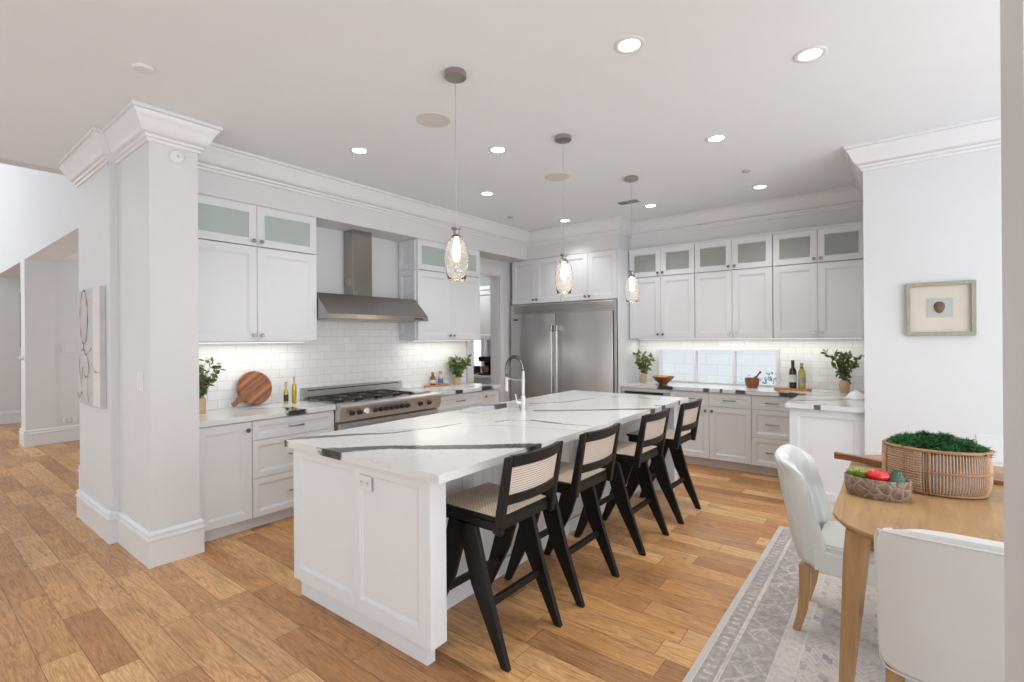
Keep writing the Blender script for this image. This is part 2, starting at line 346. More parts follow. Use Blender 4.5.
for a, b in ((.028, .034), (.105, .112), (.118, .124), (.285, .291), (.30, .307), (.375, .383)):
    k = inr(dd, a, b); lines = k if lines is None else t.m('ADD', lines, k)
zz = t.m('ABSOLUTE', t.m('SUBTRACT', t.m('ABSOLUTE', t.m('SUBTRACT', t.m('DIVIDE', t.m('SUBTRACT', dd, .205), .07), 0)), tri(run, .15)))
dia = t.m('MULTIPLY', t.mapr(zz, .06, .16, 1, 0), inr(dd, .125, .285))
zz2 = t.m('ABSOLUTE', t.m('SUBTRACT', t.m('ABSOLUTE', t.m('DIVIDE', t.m('SUBTRACT', dd, .205), .035)), tri(run, .15)))
dia2 = t.m('MULTIPLY', t.mapr(zz2, .08, .2, 1, 0), inr(dd, .15, .26))
mot = t.m('MULTIPLY', t.m('GREATER_THAN', t.m('SINE', t.m('MULTIPLY', run, 120)), .3), t.m('ADD', inr(dd, .05, .09), inr(dd, .325, .36)))
stp = t.m('MULTIPLY', t.m('MULTIPLY', t.m('GREATER_THAN', tri(X, .09), .55), t.m('GREATER_THAN', tri(t.m('ADD', Y, t.m('MULTIPLY', t.m('FLOOR', t.m('DIVIDE', X, .045)), .02)), .16), .72)), t.m('GREATER_THAN', dd, .383))
vo = t.new('ShaderNodeTexVoronoi', distance='MANHATTAN', feature='DISTANCE_TO_EDGE' if False else 'F1'); t.put(vo.inputs['Vector'], t.v('MULTIPLY', t.pos(), (1, .7, 0)).outputs[0]); vo.inputs['Scale'].default_value = 3.2
ring = t.m('MULTIPLY', t.mapr(t.m('ABSOLUTE', t.m('SINE', t.m('MULTIPLY', vo.outputs['Distance'], 38))), .0, .35, 1, 0), t.m('GREATER_THAN', dd, .383))
wear = t.mapr(t.noise(t.pos(), 5, 6, .7).outputs[0], .36, .62)
fiber = t.noise(t.v('MULTIPLY', t.pos(), (1, 1, 1)).outputs[0], 160, 3).outputs[0]
field = t.mix(t.mapr(t.noise(t.pos(), 2.3, 3).outputs[0], .4, .6), (.58, .50, .46, 1), (.44, .42, .43, 1))
band = t.m('ADD', inr(dd, .034, .105), inr(dd, .124, .285))
c = t.mix(t.m('MULTIPLY', band, .8), field, (.235, .215, .21, 1))
light = t.m('ADD', t.m('ADD', lines, dia), t.m('ADD', dia2, mot), clamp=True)
c = t.mix(t.m('MULTIPLY', light, t.m('MULTIPLY', t.m('ADD', .12, t.m('MULTIPLY', wear, .8)), t.mapr(t.noise(t.pos(), 60, 4, .7).outputs[0], .38, .56))), c, (.68, .64, .60, 1))
c = t.mix(t.mapr(t.noise(t.pos(), 26, 5, .75).outputs[0], .44, .64, 0, .45), c, (.58, .53, .49, 1))
c = t.mix(t.mapr(t.noise(t.v('MULTIPLY', t.pos(), (1.3, 1, 1)).outputs[0], 34, 5, .75).outputs[0], .50, .66, 0, .5), c, (.20, .185, .20, 1))
c = t.mix(t.m('MULTIPLY', t.m('ADD', stp, ring, clamp=True), t.m('MULTIPLY', wear, .75)), c, (.16, .155, .18, 1))
c = t.mix(t.mapr(dd, .026, .030, 1, 0), c, (.50, .48, .46, 1))
c = t.mix(t.mapr(fiber, .3, .7, 0, .22), c, (.58, .54, .51, 1))
t.put(t.b.inputs['Base Color'], c); t.put(t.b.inputs['Normal'], t.bump(fiber, .5, .003))

# ------------------------------------------------------------------ mesh helpers
def box(bm, x0, x1, y0, y1, z0, z1, bev=0., seg=1):
    vs = [bm.verts.new((x, y, z)) for x in (x0, x1) for y in (y0, y1) for z in (z0, z1)]
    fs = [bm.faces.new([vs[i] for i in f]) for f in ((0, 1, 3, 2), (4, 6, 7, 5), (0, 4, 5, 1), (2, 3, 7, 6), (0, 2, 6, 4), (1, 5, 7, 3))]
    if bev > 0:
        es = list({e for f in fs for e in f.edges})
        r = bmesh.ops.bevel(bm, geom=es, offset=bev, segments=seg, affect='EDGES', profile=.6)
        vs = list({v for f in r['faces'] for v in f.verts} | {v for v in vs if v.is_valid})
    return vs

def hexa(bm, bot, top, bev=0):
    """box from four bottom points and four top points, both counter-clockwise seen from above"""
    a = [bm.verts.new(p) for p in bot]; b = [bm.verts.new(p) for p in top]
    fs = [bm.faces.new(a[::-1]), bm.faces.new(b)]
    for i in range(len(a)): j = (i+1) % len(a); fs.append(bm.faces.new((a[i], a[j], b[j], b[i])))
    if bev: bmesh.ops.bevel(bm, geom=list({e for f in fs for e in f.edges}), offset=bev, segments=1, affect='EDGES')

def lathe(bm, prof, cx=0, cy=0, seg=24, mtx=None, cap=True, sx=1, sy=1):
    rings = []
    for r, z in prof:
        ring = []
        for i in range(seg):
            a = 2*PI*i/seg; v = Vector((cx+r*sx*math.cos(a), cy+r*sy*math.sin(a), z))
            ring.append(bm.verts.new(mtx @ v if mtx else v))
        rings.append(ring)
    for a, b in zip(rings, rings[1:]):
        for i in range(seg):
            j = (i+1) % seg; bm.faces.new((a[i], a[j], b[j], b[i]))
    if cap:
        bm.faces.new(rings[0][::-1]); bm.faces.new(rings[-1])

def tube(bm, pts, r, seg=8, closed=False, cap=True):
    pts = [Vector(p) for p in pts]; n = len(pts); rings = []
    rr = r if isinstance(r, (list, tuple)) else [r]*n
    prev = None
    for i, p in enumerate(pts):
        if closed: d = pts[(i+1) % n]-pts[i-1]
        else: d = pts[min(i+1, n-1)]-pts[max(i-1, 0)]
        d.normalize()
        if prev is None:
            a = Vector((0, 0, 1)) if abs(d.z) < .9 else Vector((1, 0, 0)); u = d.cross(a).normalized()
        else: u = (prev-d*prev.dot(d)).normalized()
        prev = u; w = d.cross(u)
        rings.append([bm.verts.new(p+rr[i]*(math.cos(2*PI*k/seg)*u+math.sin(2*PI*k/seg)*w)) for k in range(seg)])
    pr = list(zip(rings, rings[1:])) + ([(rings[-1], rings[0])] if closed else [])
    for a, b in pr:
        for k in range(seg):
            j = (k+1) % seg; bm.faces.new((a[k], a[j], b[j], b[k]))
    if cap and not closed: bm.faces.new(rings[0][::-1]); bm.faces.new(rings[-1])

def prism(bm, poly, z0, z1, mtx=None, bev=0):
    n = len(poly)
    f = lambda x, y, z: (mtx @ Vector((x, y, z))) if mtx else Vector((x, y, z))
    a = [bm.verts.new(f(x, y, z0)) for x, y in poly]; b = [bm.verts.new(f(x, y, z1)) for x, y in poly]
    fs = [bm.faces.new(a[::-1]), bm.faces.new(b)]
    for i in range(n): j = (i+1) % n; bm.faces.new((a[i], a[j], b[j], b[i]))
    if bev: bmesh.ops.bevel(bm, geom=[e for q in fs for e in q.edges], offset=bev, segments=2, affect='EDGES')

def sweep(bm, path, prof):
    """sweep a wall profile (out, z) along a plan path; out = left of travel, mitred"""
    P2 = [Vector(p) for p in path]; n = len(P2); rows = []
    for i, p in enumerate(P2):
        def nrm(a, b): d = (b-a).normalized(); return Vector((-d.y, d.x))
        if i == 0: m = nrm(P2[0], P2[1])
        elif i == n-1: m = nrm(P2[-2], P2[-1])
        else:
            a, b = nrm(P2[i-1], p), nrm(p, P2[i+1]); m = (a+b)/(1+a.dot(b))
        rows.append([bm.verts.new((p.x+m.x*o, p.y+m.y*o, z)) for o, z in prof])
    k = len(prof)
    for a, b in zip(rows, rows[1:]):
        for i in range(k): j = (i+1) % k; bm.faces.new((a[i], b[i], b[j], a[j]))
    bm.faces.new(rows[0][::-1]); bm.faces.new(rows[-1])

def shaker(bm, x0, x1, z0, z1, t=.02, rail=.06, hole=False, y=0., rails=None):
    """front panel facing -y; front plane at y-t, back at y"""
    rl = rails or (rail,)*4; base_ = rail if not rails else 0
    loops = [(0, y), (0, y-t+.0015), (.0015, y-t), (rail, y-t), (rail+.003, y-t+.005), (rail+.012, y-t+.0065), (rail+.015, y-t+.011)]
    if hole: loops = loops[:5]+[(rail+.003, y)]
    rs = []
    for i, yy in loops:
        l_, r_, bo, to = [(i if i < rail else rl[q]+i-rail) for q in range(4)]
        rs.append([bm.verts.new(v) for v in ((x0+l_, yy, z0+bo), (x1-r_, yy, z0+bo), (x1-r_, yy, z1-to), (x0+l_, yy, z1-to))])
    for a, b in zip(rs, rs[1:]):
        for k in range(4): j = (k+1) % 4; bm.faces.new((a[k], a[j], b[j], b[k]))
    if hole:
        for k in range(4): j = (k+1) % 4; bm.faces.new((rs[0][j], rs[0][k], rs[-1][k], rs[-1][j]))
    else: bm.faces.new(rs[-1]); bm.faces.new(rs[0][::-1])

def B(): return bmesh.new()
def obj(name, bm, m, parent=None, smooth=False, loc=None):
    bmesh.ops.recalc_face_normals(bm, faces=bm.faces)
    me = bpy.data.meshes.new(name); bm.to_mesh(me); bm.free()
    if smooth:
        for p in me.polygons: p.use_smooth = True
        if smooth is not True: me.set_sharp_from_angle(angle=math.radians(smooth))
    me.materials.append(m)
    o = bpy.data.objects.new(name, me); COL.objects.link(o)
    if parent: o.parent = parent
    if loc: o.location = loc
    return o
def tag(o, label, cat, group=None, kind=None):
    o['label'] = label; o['category'] = cat
    if group: o['group'] = group
    if kind: o['kind'] = kind
    return o
def thing(name, label, cat, loc=(0, 0, 0), rz=0, group=None):
    o = bpy.data.objects.new(name, None); o.empty_display_size = .1; COL.objects.link(o)
    o.location = loc; o.rotation_euler = (0, 0, rz); return tag(o, label, cat, group)
def struct(name, bm, m, smooth=False, parent=None):
    o = obj(name, bm, m, parent, smooth)
    if not parent: o['kind'] = 'structure'
    return o
def dup(root, loc, label=None, rz=None):
    r = root.copy(); COL.objects.link(r); r.location = loc
    if rz is not None: r.rotation_euler = (0, 0, rz)
    if label: r['label'] = label
    for ch in list(root.children):
        c = ch.copy(); COL.objects.link(c); c.parent = r
        for g in list(ch.children):
            d = g.copy(); COL.objects.link(d); d.parent = c
    return r

# ================================================================== SETTING
CZ, SZ = 3.02, 2.64           # ceiling, soffit underside
HY = 1.264
b = B(); box(b, -16, 2.4, -2.6, 6.6, -.1, 0); struct('floor', b, floor_m)
b = B(); box(b, -5.83, 2.4, -2.6, 6.75, CZ, CZ+.25); struct('ceiling', b, ceil_m)
b = B(); box(b, -16, -5.83, -2.6, 4.5, 6.0, 6.1); struct('ceiling.001', b, ceil_m)
b = B(); box(b, -16, -5.83, -2.75, -2.6, 2.1, 3.4); box(b, -9.3, -5.83, -2.75, -2.6, 3.4, 6.0); box(b, -5.83, -4.2, -2.75, -2.6, 0, CZ); box(b, -1.6, 2.4, -2.75, -2.6, 0, CZ); box(b, -4.2, -1.6, -2.75, -2.6, 2.4, CZ); struct('wall_rear', b, wall_m)
b = B(); box(b, -6.0, -5.83, -2.6, HY, CZ, 6.1); struct('wall_over_hall', b, wall_m)
# hall wall with two tall openings (plane y=1.264, .33 thick)
b = B()
for x0, x1, z0, z1 in ((-10.17, -9.83, 0, 2.68), (-15.5, -5.5, 2.68, 6.0), (-15.5, -12.9, 0, 2.68), (-6.62, -5.5, 0, 2.68)):
    box(b, x0, x1, HY, HY+.33, z0, z1)
struct('wall_hall', b, wall_m)
b = B(); box(b, -10.15, -9.85, HY+.33, 4.2, 0, 3.0); box(b, -6.62, -6.42, HY+.33, 4.2, 0, 3.0); box(b, -13.6, -13.3, 1.6, 4.4, 0, 3.0)
box(b, -13.5, -5.5, 4.2, 4.4, 0, 3.0); struct('wall_corridor', b, wall_m)
b = B(); box(b, -13.5, -6.42, HY+.33, 4.4, 2.72, 2.8); struct('ceiling.002', b, ceil_m)
b = B(); box(b, -16, -15.7, -5, 4.5, 0, 6.0); struct('wall_far_left', b, wall_m)
# range wall with doorway to the pantry
b = B(); DY0, DY1, DZ = 5.0, 5.57, 2.42
box(b, -4.75, -4.60, 1.39, DY0, 0, CZ); box(b, -4.75, -4.60, DY1, 6.42, 0, CZ); box(b, -4.75, -4.60, DY0, DY1, DZ, CZ)
struct('wall_left', b, wall_m)
# column and art wall
b = B(); box(b, -4.61, -3.908, 1.10, 1.39, 0, CZ); struct('wall_column', b, wall_m)
b = B(); box(b, -5.55, -4.61, 1.05, 1.39, 0, CZ); struct('wall_art', b, wall_m)
# back wall with low window
WX0, WX1, WZ0, WZ1 = -2.53, -1.11, .916, 1.34
b = B()
box(b, -7.2, WX0, 6.42, 6.57, 0, CZ) ; box(b, WX1, 2.4, 6.42, 6.57, 0, CZ)
box(b, WX0, WX1, 6.42, 6.57, 0, WZ0); box(b, WX0, WX1, 6.42, 6.57, WZ1, CZ)
bw = struct('wall_back', b, wall_m)
b = B(); box(b, -.22, 2.4, 4.88, 6.42, 0, CZ); struct('wall_right', b, wall_m)
# wall end close to the camera on the right
b = B(); box(b, .17, 1.3, 1.24, 1.48, 0, CZ); struct('wall_near', b, wall_m)
# pantry shell
b = B(); box(b, -7.2, -7.05, 4.4, 6.42, 0, CZ); box(b, -7.05, -4.75, 4.25, 4.4, 0, CZ); struct('wall_pantry', b, wall_m)
b = B(); box(b, -7.2, -4.6, 4.25, 6.6, CZ, CZ+.2); struct('ceiling.003', b, ceil_m)
# soffits
b = B(); box(b, -4.60, -4.25, 1.39, 6.42, SZ, CZ); box(b, -4.25, -2.82, 5.80, 6.42, SZ, CZ); box(b, -2.82, -.22, 6.19, 6.42, SZ, CZ)
struct('trim_1', b, wall_m)
# crown moulding, one mitred run
crown = [(0, 2.825), (.014, 2.825), (.017, 2.845), (.030, 2.850), (.033, 2.868), (.046, 2.872), (.060, 2.885), (.074, 2.905), (.086, 2.930), (.100, 2.958), (.118, 2.980), (.120, 2.992), (.136, 2.996), (.136, CZ-.001), (0, CZ-.001)]
crown = [(o*.88, z) for o, z in crown]
b = B(); sweep(b, [(2.38, 4.88), (-.22, 4.88), (-.22, 6.19), (-2.82, 6.19), (-2.82, 5.80), (-4.25, 5.80), (-4.25, 1.39), (-3.908, 1.39), (-3.908, 1.10), (-4.61, 1.10), (-4.61, 1.05), (-5.55, 1.05), (-5.55, HY)], crown)
struct('trim_2', b, trim_m, 35)
# baseboards
bbp = [(0, .001), (.020, .001), (.020, .168), (.028, .174), (.028, .186), (.018, .192), (.016, .208), (.022, .213), (.020, .222), (.007, .236), (0, .236)]
b = B(); sweep(b, [(-3.96, 1.39), (-3.908, 1.39), (-3.908, 1.10), (-4.61, 1.10), (-4.61, 1.05), (-5.55, 1.05), (-5.55, HY)], bbp); struct('baseboard_column', b, trim_m, 35)
b = B(); sweep(b, [(2.38, 4.88), (-.22, 4.88), (-.22, 4.935)], bbp); struct('baseboard_right', b, trim_m, 35)
b = B(); sweep(b, [(-5.6, HY), (-6.62, HY), (-6.62, 4.2)], bbp)
sweep(b, [(-9.85, 4.2), (-9.85, HY+.33), (-9.83, HY+.33), (-9.83, HY), (-10.17, HY), (-10.17, HY+.33), (-10.15, HY+.33), (-10.15, 4.2)], bbp)
sweep(b, [(-13.3, 4.2), (-13.3, 1.6), (-12.9, 1.594), (-12.9, HY), (-15.5, HY)], bbp)
struct('baseboard_hall', b, trim_m, 35)
b = B(); sweep(b, [(1.28, 1.24), (.17, 1.24), (.17, 1.48)], bbp); struct('baseboard_near', b, trim_m, 35)
# doorway casing
b = B()
for y0, y1 in ((DY0-.13, DY0), (DY1, DY1+.09)):
    box(b, -4.60, -4.582, y0, y1, 0 if y1 > 5.3 else .916, DZ+.0, .003); box(b, -4.588, -4.574, y0 if y0 > 5.3 else y0, y0+.022 if y0 < 5.3 else y0+.02, .916, DZ, .002)
box(b, -4.60, -4.582, DY0-.13, DY1+.09, DZ, DZ+.10, .003); box(b, -4.60, -4.572, DY0-.13, DY1+.09, DZ+.10, DZ+.125, .003)
box(b, -4.755, -4.60, DY1-.012, DY1+.001, .0, DZ); box(b, -4.755, -4.60, DY0-.001, DY0+.012, 0, DZ); box(b, -4.755, -4.60, DY0, DY1, DZ-.012, DZ+.001)
struct('door_1', b, trim_m)
# tiled backsplashes
b = B(); box(b, -4.60, -4.592, 1.39, 4.855, .914, 1.50); box(b, -4.60, -4.592, 2.51, 3.73, 1.50, 1.96); struct('wall_tiled_left', b, tile_y)
b = B()
box(b, -2.80, WX0-.02, 6.412, 6.42, .914, 1.50); box(b, WX1+.02, -.22, 6.412, 6.42, .914, 1.50); box(b, WX0-.02, WX1+.02, 6.412, 6.42, WZ1+.02, 1.50)
struct('wall_tiled_back', b, tile_x)
b = B(); box(b, -7.05, -5.86, 6.412, 6.42, .914, 1.5); box(b, -5.69, -4.75, 6.412, 6.42, .914, 1.5); struct('wall_tiled_pantry', b, tile_x)
# kitchen window: frame, two mullions, three panes
b = B(); g = .022
box(b, WX0-g, WX1+g, 6.400, 6.45, WZ1-.012, WZ1+g, .003)
box(b, WX0-g, WX0+.016, 6.400, 6.45, WZ0, WZ1, .003); box(b, WX1-.012, WX1+g, 6.400, 6.45, WZ0, WZ1, .003)
box(b, WX0, WX1, 6.42, 6.57, WZ0, WZ0+.016)
for mx in (-2.055, -1.585): box(b, mx-.014, mx+.014, 6.405, 6.50, WZ0, WZ1, .003)
wf = struct('window_1', b, trim_m)
for x0, x1 in ((WX0+.016, -2.069), (-2.041, -1.599), (-1.571, WX1-.012)):
    b = B(); box(b, x0, x1, 6.466, 6.470, WZ0+.016, WZ1-.012); obj('pane', b, pane_m, wf)
# pantry window; its pane glows in place of daylight, solid wall behind
b = B()
for x0, x1, z0, z1 in ((-5.90, -5.86, 1.0, 1.5), (-5.69, -5.65, 1.0, 1.5), (-5.90, -5.65, 1.48, 1.52), (-5.90, -5.65, 1.0, 1.03)): box(b, x0, x1, 6.39, 6.42, z0, z1, .003)
wp = struct('window_2', b, trim_m); b = B(); box(b, -5.86, -5.69, 6.405, 6.410, 1.03, 1.48)
obj('pane', b, M('glowing_window_pane', (.9, .92, .95), .3, emit=(.92, .96, 1), estr=1.0), wp)
# garden wall outside
b = B(); box(b, -9, 5, 6.6, 9.4, -.12, -.02); struct('floor.001', b, M('pale_patio', (.70, .70, .68), .8, mottled=.05))
b = B(); box(b, -9, 5, 9.4, 9.6, -.1, 2.3); tag(obj('garden_wall', b, stone_out), 'pale block garden wall seen through the low kitchen window', 'wall')
for i, (px, hh) in enumerate(((-1.62, .92), (-1.33, .98))):
    b = B()
    for k in range(70):
        a = random.uniform(0, 2*PI); r = .16*math.sqrt(random.random()); z = hh+.03-.9*(r)+random.uniform(-.09, .05)
        c = Vector((px+r*math.cos(a), 7.4+r*math.sin(a), z)); d = Vector((random.uniform(-1, 1), random.uniform(-1, 1), random.uniform(.2, 1))).normalized()*.05
        s = d.cross(Vector((0, 0, 1))).normalized()*.014
        vs = [b.verts.new(q) for q in (c, c+d*.5+s, c+d, c+d*.5-s)]; b.faces.new(vs)
    for k in range(5): tube(b, [(px, 7.4, 0), (px+random.uniform(-.1, .1), 7.4+random.uniform(-.1, .1), hh-.05)], .004, 5)
    tag(obj('garden_shrub', b, arti_m), ['blue-green garden shrub outside the right window pane, left of the mortar', 'blue-green garden shrub outside the right window pane, right of the mortar'][i], 'plant', 'shrubs outside the kitchen window')

# ================================================================== CABINETRY
def knob(parent, x, z, y=-.02):
    b = B(); mt = Matrix.Translation((x, y, z)) @ Matrix.Rotation(PI/2, 4, 'X')
    lathe(b, [(.006, 0), (.006, .014), (.0155, .018), (.0175, .025), (.0145, .030)], seg=14, mtx=mt); return obj('knob', b, hardware, parent, 30)
def pull(parent, x, z, y=-.02, w=.125):
    b = B(); pts = [(x-w/2, y, z), (x-w/2+.004, y-.022, z), (x-w/2+.02, y-.028, z), (x+w/2-.02, y-.028, z), (x+w/2-.004, y-.022, z), (x+w/2, y, z)]
    tube(b, pts, .0062, 8); return obj('handle', b, hardware, parent, 40)
GAP = .0018
def door(parent, x0, x1, z0, z1, kx=None, kz=None, glass_m=None, rail=.06):
    b = B(); shaker(b, x0+GAP, x1-GAP, z0+GAP, z1-GAP, rail=rail, hole=bool(glass_m)); d = obj('door', b, cab_m, parent)
    if kx is not None: knob(d, kx, kz)
    if glass_m:
        b = B(); box(b, x0+rail-.004, x1-rail+.004, -.010, -.005, z0+rail-.004, z1-rail+.004); obj('glass_pane', b, glass_m, d)
    return d
def drawer(parent, x0, x1, z0, z1, handle=True, rail=.045):
    b = B(); shaker(b, x0+GAP, x1-GAP, z0+GAP, z1-GAP, rail=rail); d = obj('drawer', b, cab_m, parent)
    if handle: pull(d, (x0+x1)/2, (z0+z1)/2)
    return d
def base_cab(loc, rz, w, label, fronts, depth=.58, group='base cabinets'):
    """local x along the wall, front plane y=0 faces -y; fronts = list of ('door',x0,x1,z0,z1,kx,kz) or ('drawer',x0,x1,z0,z1)"""
    r = thing('base_cabinet', label, 'cabinet', loc, rz, group)
    b = B(); box(b, 0, w, .0, depth, .10, .872); obj('carcass', b, cab_m, r)
    b = B(); box(b, 0, w, .07, depth, .0, .10); obj('toe_kick', b, cab_m, r)
    for f in fronts:
        if f[0] == 'door': door(r, *f[1:])
        else: drawer(r, *f[1:])
    return r
R90 = PI/2
XF = -4.01    # front plane of range-side carcasses (doors stand 2 cm proud)
LS = (.105, .41, .71, .865)
base_cab((XF, 1.395, 0), R90, .393, 'white base cabinet with one shaker door and knob beside the column', [('door', 0, .393, LS[0], LS[3], .355, .80)])
base_cab((XF, 1.79, 0), R90, .713, 'white three-drawer base cabinet left of the steel range', [('drawer', 0, .713, LS[2], LS[3]), ('drawer', 0, .713, LS[1], LS[2]), ('drawer', 0, .713, LS[0], LS[1])])
base_cab((XF, 3.737, 0), R90, .763, 'white three-drawer base cabinet right of the steel range', [('drawer', 0, .763, LS[2], LS[3]), ('drawer', 0, .763, LS[1], LS[2]), ('drawer', 0, .763, LS[0], LS[1])])
base_cab((XF, 4.502, 0), R90, .318, 'narrow white base cabinet with door and knob beside the pantry doorway', [('door', 0, .318, LS[0], LS[3], .05, .795)])
# back run
YF = 5.86
r = thing('dishwasher', 'white panelled dishwasher with recessed dark handle strip next to the refrigerator', 'dishwasher', (-2.80, YF, 0))
b = B(); box(b, 0, .635, .0, .56, .10, .872); obj('body', b, cab_m, r)
b = B(); shaker(b, .005, .63, .105, .79); obj('door_panel', b, cab_m, r)
b = B(); box(b, .005, .63, -.02, 0, .835, .868, .001); obj('top_rail', b, cab_m, r)
b = B(); box(b, .02, .615, -.016, .002, .797, .822, .002); obj('handle_strip', b, blackm, r)
b = B(); box(b, .008, .04, -.021, .002, .795, .824, .002); box(b, .55, .628, -.021, .002, .795, .824, .002); obj('strip_end', b, steel_x, r)
b = B(); box(b, 0, .635, .07, .56, 0, .10); obj('toe_kick', b, cab_m, r)
base_cab((-2.162, YF, 0), 0, .895, 'white base cabinet with two drawers over two doors under the low window', [
    ('drawer', 0, .4475, LS[2], LS[3]), ('drawer', .4475, .895, LS[2], LS[3]), ('door', 0, .4475, LS[0], LS[2], .41, .655), ('door', .4475, .895, LS[0], LS[2], .485, .655)], .555)
base_cab((-1.265, YF, 0), 0, .405, 'white three-drawer base cabinet in the back run beside the corner return', [('drawer', 0, .405, LS[2], LS[3]), ('drawer', 0, .405, LS[1], LS[2]), ('drawer', 0, .405, LS[0], LS[1])], .555)
r = thing('base_cabinet', 'white end cabinet of the counter return with one large recessed side panel', 'cabinet', (-.765, 4.965, 0), 0, 'base cabinets')
b = B(); box(b, 0, .543, 0, 1.45, .10, .872); box(b, -.093, 0, .90, 1.45, 0.0, .872); obj('carcass', b, cab_m, r)
b = B(); shaker(b, 0, .543, .10, .873, rail=.065); obj('end_panel', b, cab_m, r)
b = B(); box(b, .0, .543, -.005, 1.4, 0, .10, .002); obj('toe_kick', b, cab_m, r)
b = B(); vs = box(b, -.012, 0, .03, .88, .105, .868, .002); obj('side_door', b, cab_m, r)
# counters
def counter(name, label, parts, m=perim_q):
    b = B()
    for p in parts: box(b, *p, .874, .914, .003)
    return tag(obj(name, b, m), label, 'countertop')
counter('countertop', 'white quartz countertop left of the range with a black vein at its edge', [(-4.592, -3.96, 1.395, 2.503)])
counter('countertop', 'white quartz countertop right of the range, in front of the pantry doorway', [(-4.592, -3.96, 3.737, 4.84)])
b = B(); prism(b, [(-2.80, 5.81), (-.79, 5.81), (-.79, 4.905), (-.222, 4.905), (-.222, 6.411), (-2.80, 6.411)], .874, .914, bev=.003)
tag(obj('countertop', b, perim_q), 'long white quartz countertop under the low window, turning the corner on the right', 'countertop')

def wall_cab(loc, rz, w, label, zs, gm, splits=None, depth=.33, glass_top=True, group='wall cabinets'):
    z0, zm, z1 = zs
    r = thing('wall_cabinet', label, 'cabinet', loc, rz, group)
    t = .018; b = B()
    box(b, 0, w, 0, depth, z0, zm if glass_top else z1)
    if glass_top:
        box(b, 0, t, 0, depth, zm, z1); box(b, w-t, w, 0, depth, zm, z1); box(b, t, w-t, 0, depth, z1-t, z1); box(b, t, w-t, depth-t, depth, zm, z1-t)
        box(b, w/2-.012, w/2+.012, 0, .02, zm, z1-t)
    obj('carcass', b, cab_m, r)
    for x0, x1, kx in ((0, w/2, w/2-.032), (w/2, w, w/2+.032)):
        door(r, x0, x1, z0, zm if glass_top else z1, kx, z0+.05, rail=.065)
        if glass_top: door(r, x0, x1, zm+.004, z1-.004, kx, zm+.045, gm, rail=.062)
    if glass_top:
        b = B(); box(b, -.004, w+.004, -.026, .0, z1-.006, z1-.0005, .001); obj('top_moulding', b, cab_m, r)
    return r
XU = -4.29
wall_cab((XU, 1.42, 0), R90, 1.088, 'tall white wall cabinet with greenish glass top doors left of the range hood', (1.49, 2.29, 2.64), frost2, depth=.31)
rr = wall_cab((XU, 3.735, 0), R90, 1.052, 'tall white wall cabinet with glass top doors right of the range hood', (1.49, 2.29, 2.64), frost2, depth=.31)
b = B()   # panelled side towards the hood
for z0, z1 in ((1.50, 2.28), (2.30, 2.63)):
    n0 = len(b.verts); shaker(b, .015, .295, z0, z1, t=.014, rail=.05)
for v in b.verts: v.co = Vector((v.co.y*1.0, .31-v.co.x, v.co.z))
obj('side_panel', b, cab_m, rr)
YU = 6.10
for i, (x, lab) in enumerate(((-2.79, 'white wall cabinet with glass top doors nearest the refrigerator'), (-1.94, 'white wall cabinet with glass top doors above the low window, middle of the back run'),
                              (-1.09, 'white wall cabinet with glass top doors next to the right wall'))):
    wall_cab((x, YU, 0), 0, .845, lab, (1.49, 2.275, 2.635), frost, depth=.31)
b = B(); box(b, -2.795, -.222, 6.075, 6.19, 2.636, 2.655, .002); tag(obj('cabinet_cornice', b, cab_m), 'thin white cornice strip topping the back wall cabinets', 'moulding')
for x, lab in ((-4.535, 'white cabinet with two plain doors above the left refrigerator door'), (-3.68, 'white cabinet with two plain doors above the right refrigerator door')):
    wall_cab((x, 5.82, 0), 0, .852, lab, (2.005, 2.3, 2.637), None, depth=.58, glass_top=False)
r = thing('cabinet_panel', 'full-height white panel right of the refrigerator', 'panel', (-2.825, 5.80, 0))
b = B(); box(b, 0, .022, 0, .61, 0, 2.64, .001); obj('panel', b, cab_m, r)
b = B(); box(b, -1.775, -1.738, 0.0, .58, 0, 2.0); tag(obj('cabinet_panel', b, cab_m, None, loc=(-2.80, 5.82, 0)), 'full-height white panel left of the refrigerator', 'panel')

# pantry cabinets seen through the doorway
wall_cab((-5.56, 6.10, 0), 0, .87, 'white wall cabinet with glass top doors in the pantry beyond the doorway', (1.49, 2.29, 2.66), frost, depth=.31, group='pantry cabinets')
base_cab((-6.6, 5.86, 0), 0, 1.0, 'white base cabinet in the pantry, left part', [('drawer', 0, 1.0, LS[2], LS[3]), ('door', 0, .5, LS[0], LS[2], .46, .65), ('door', .5, 1.0, LS[0], LS[2], .54, .65)], .55, group='pantry cabinets')
base_cab((-5.6, 5.86, 0), 0, .84, 'white base cabinet in the pantry, right part', [('drawer', 0, .84, LS[2], LS[3]), ('door', 0, .42, LS[0], LS[2], .38, .65), ('door', .42, .84, LS[0], LS[2], .46, .65)], .55, group='pantry cabinets')
b = B(); box(b, -6.6, -4.76, 5.82, 6.41, .874, .914, .003); tag(obj('countertop', b, perim_q), 'grey-white countertop in the pantry beyond the doorway', 'countertop')
r = thing('coffee_maker', 'dark coffee maker on the pantry counter', 'coffee maker', (-5.27, 6.12, .914))
b = B(); box(b, -.10, .10, -.02, .14, 0, .30, .01); box(b, -.10, .10, -.16, -.02, .22, .30, .01); box(b, -.10, .10, -.16, -.02, 0, .03, .004); obj('body', b, blackm, r)
b = B(); lathe(b, [(.05, .032), (.062, .06), (.06, .12), (.045, .15)], 0, -.09, 16); obj('carafe', b, brownb, r, True)
r = thing('toaster', 'small dark brown toaster on the pantry counter beside the coffee maker', 'toaster', (-5.60, 6.05, .914))
b = B(); box(b, -.14, .14, -.08, .08, .01, .14, .02, 2); obj('body', b, M('dull_bronze', (.16, .13, .11), .35, .8, mottled=.1), r, 30)
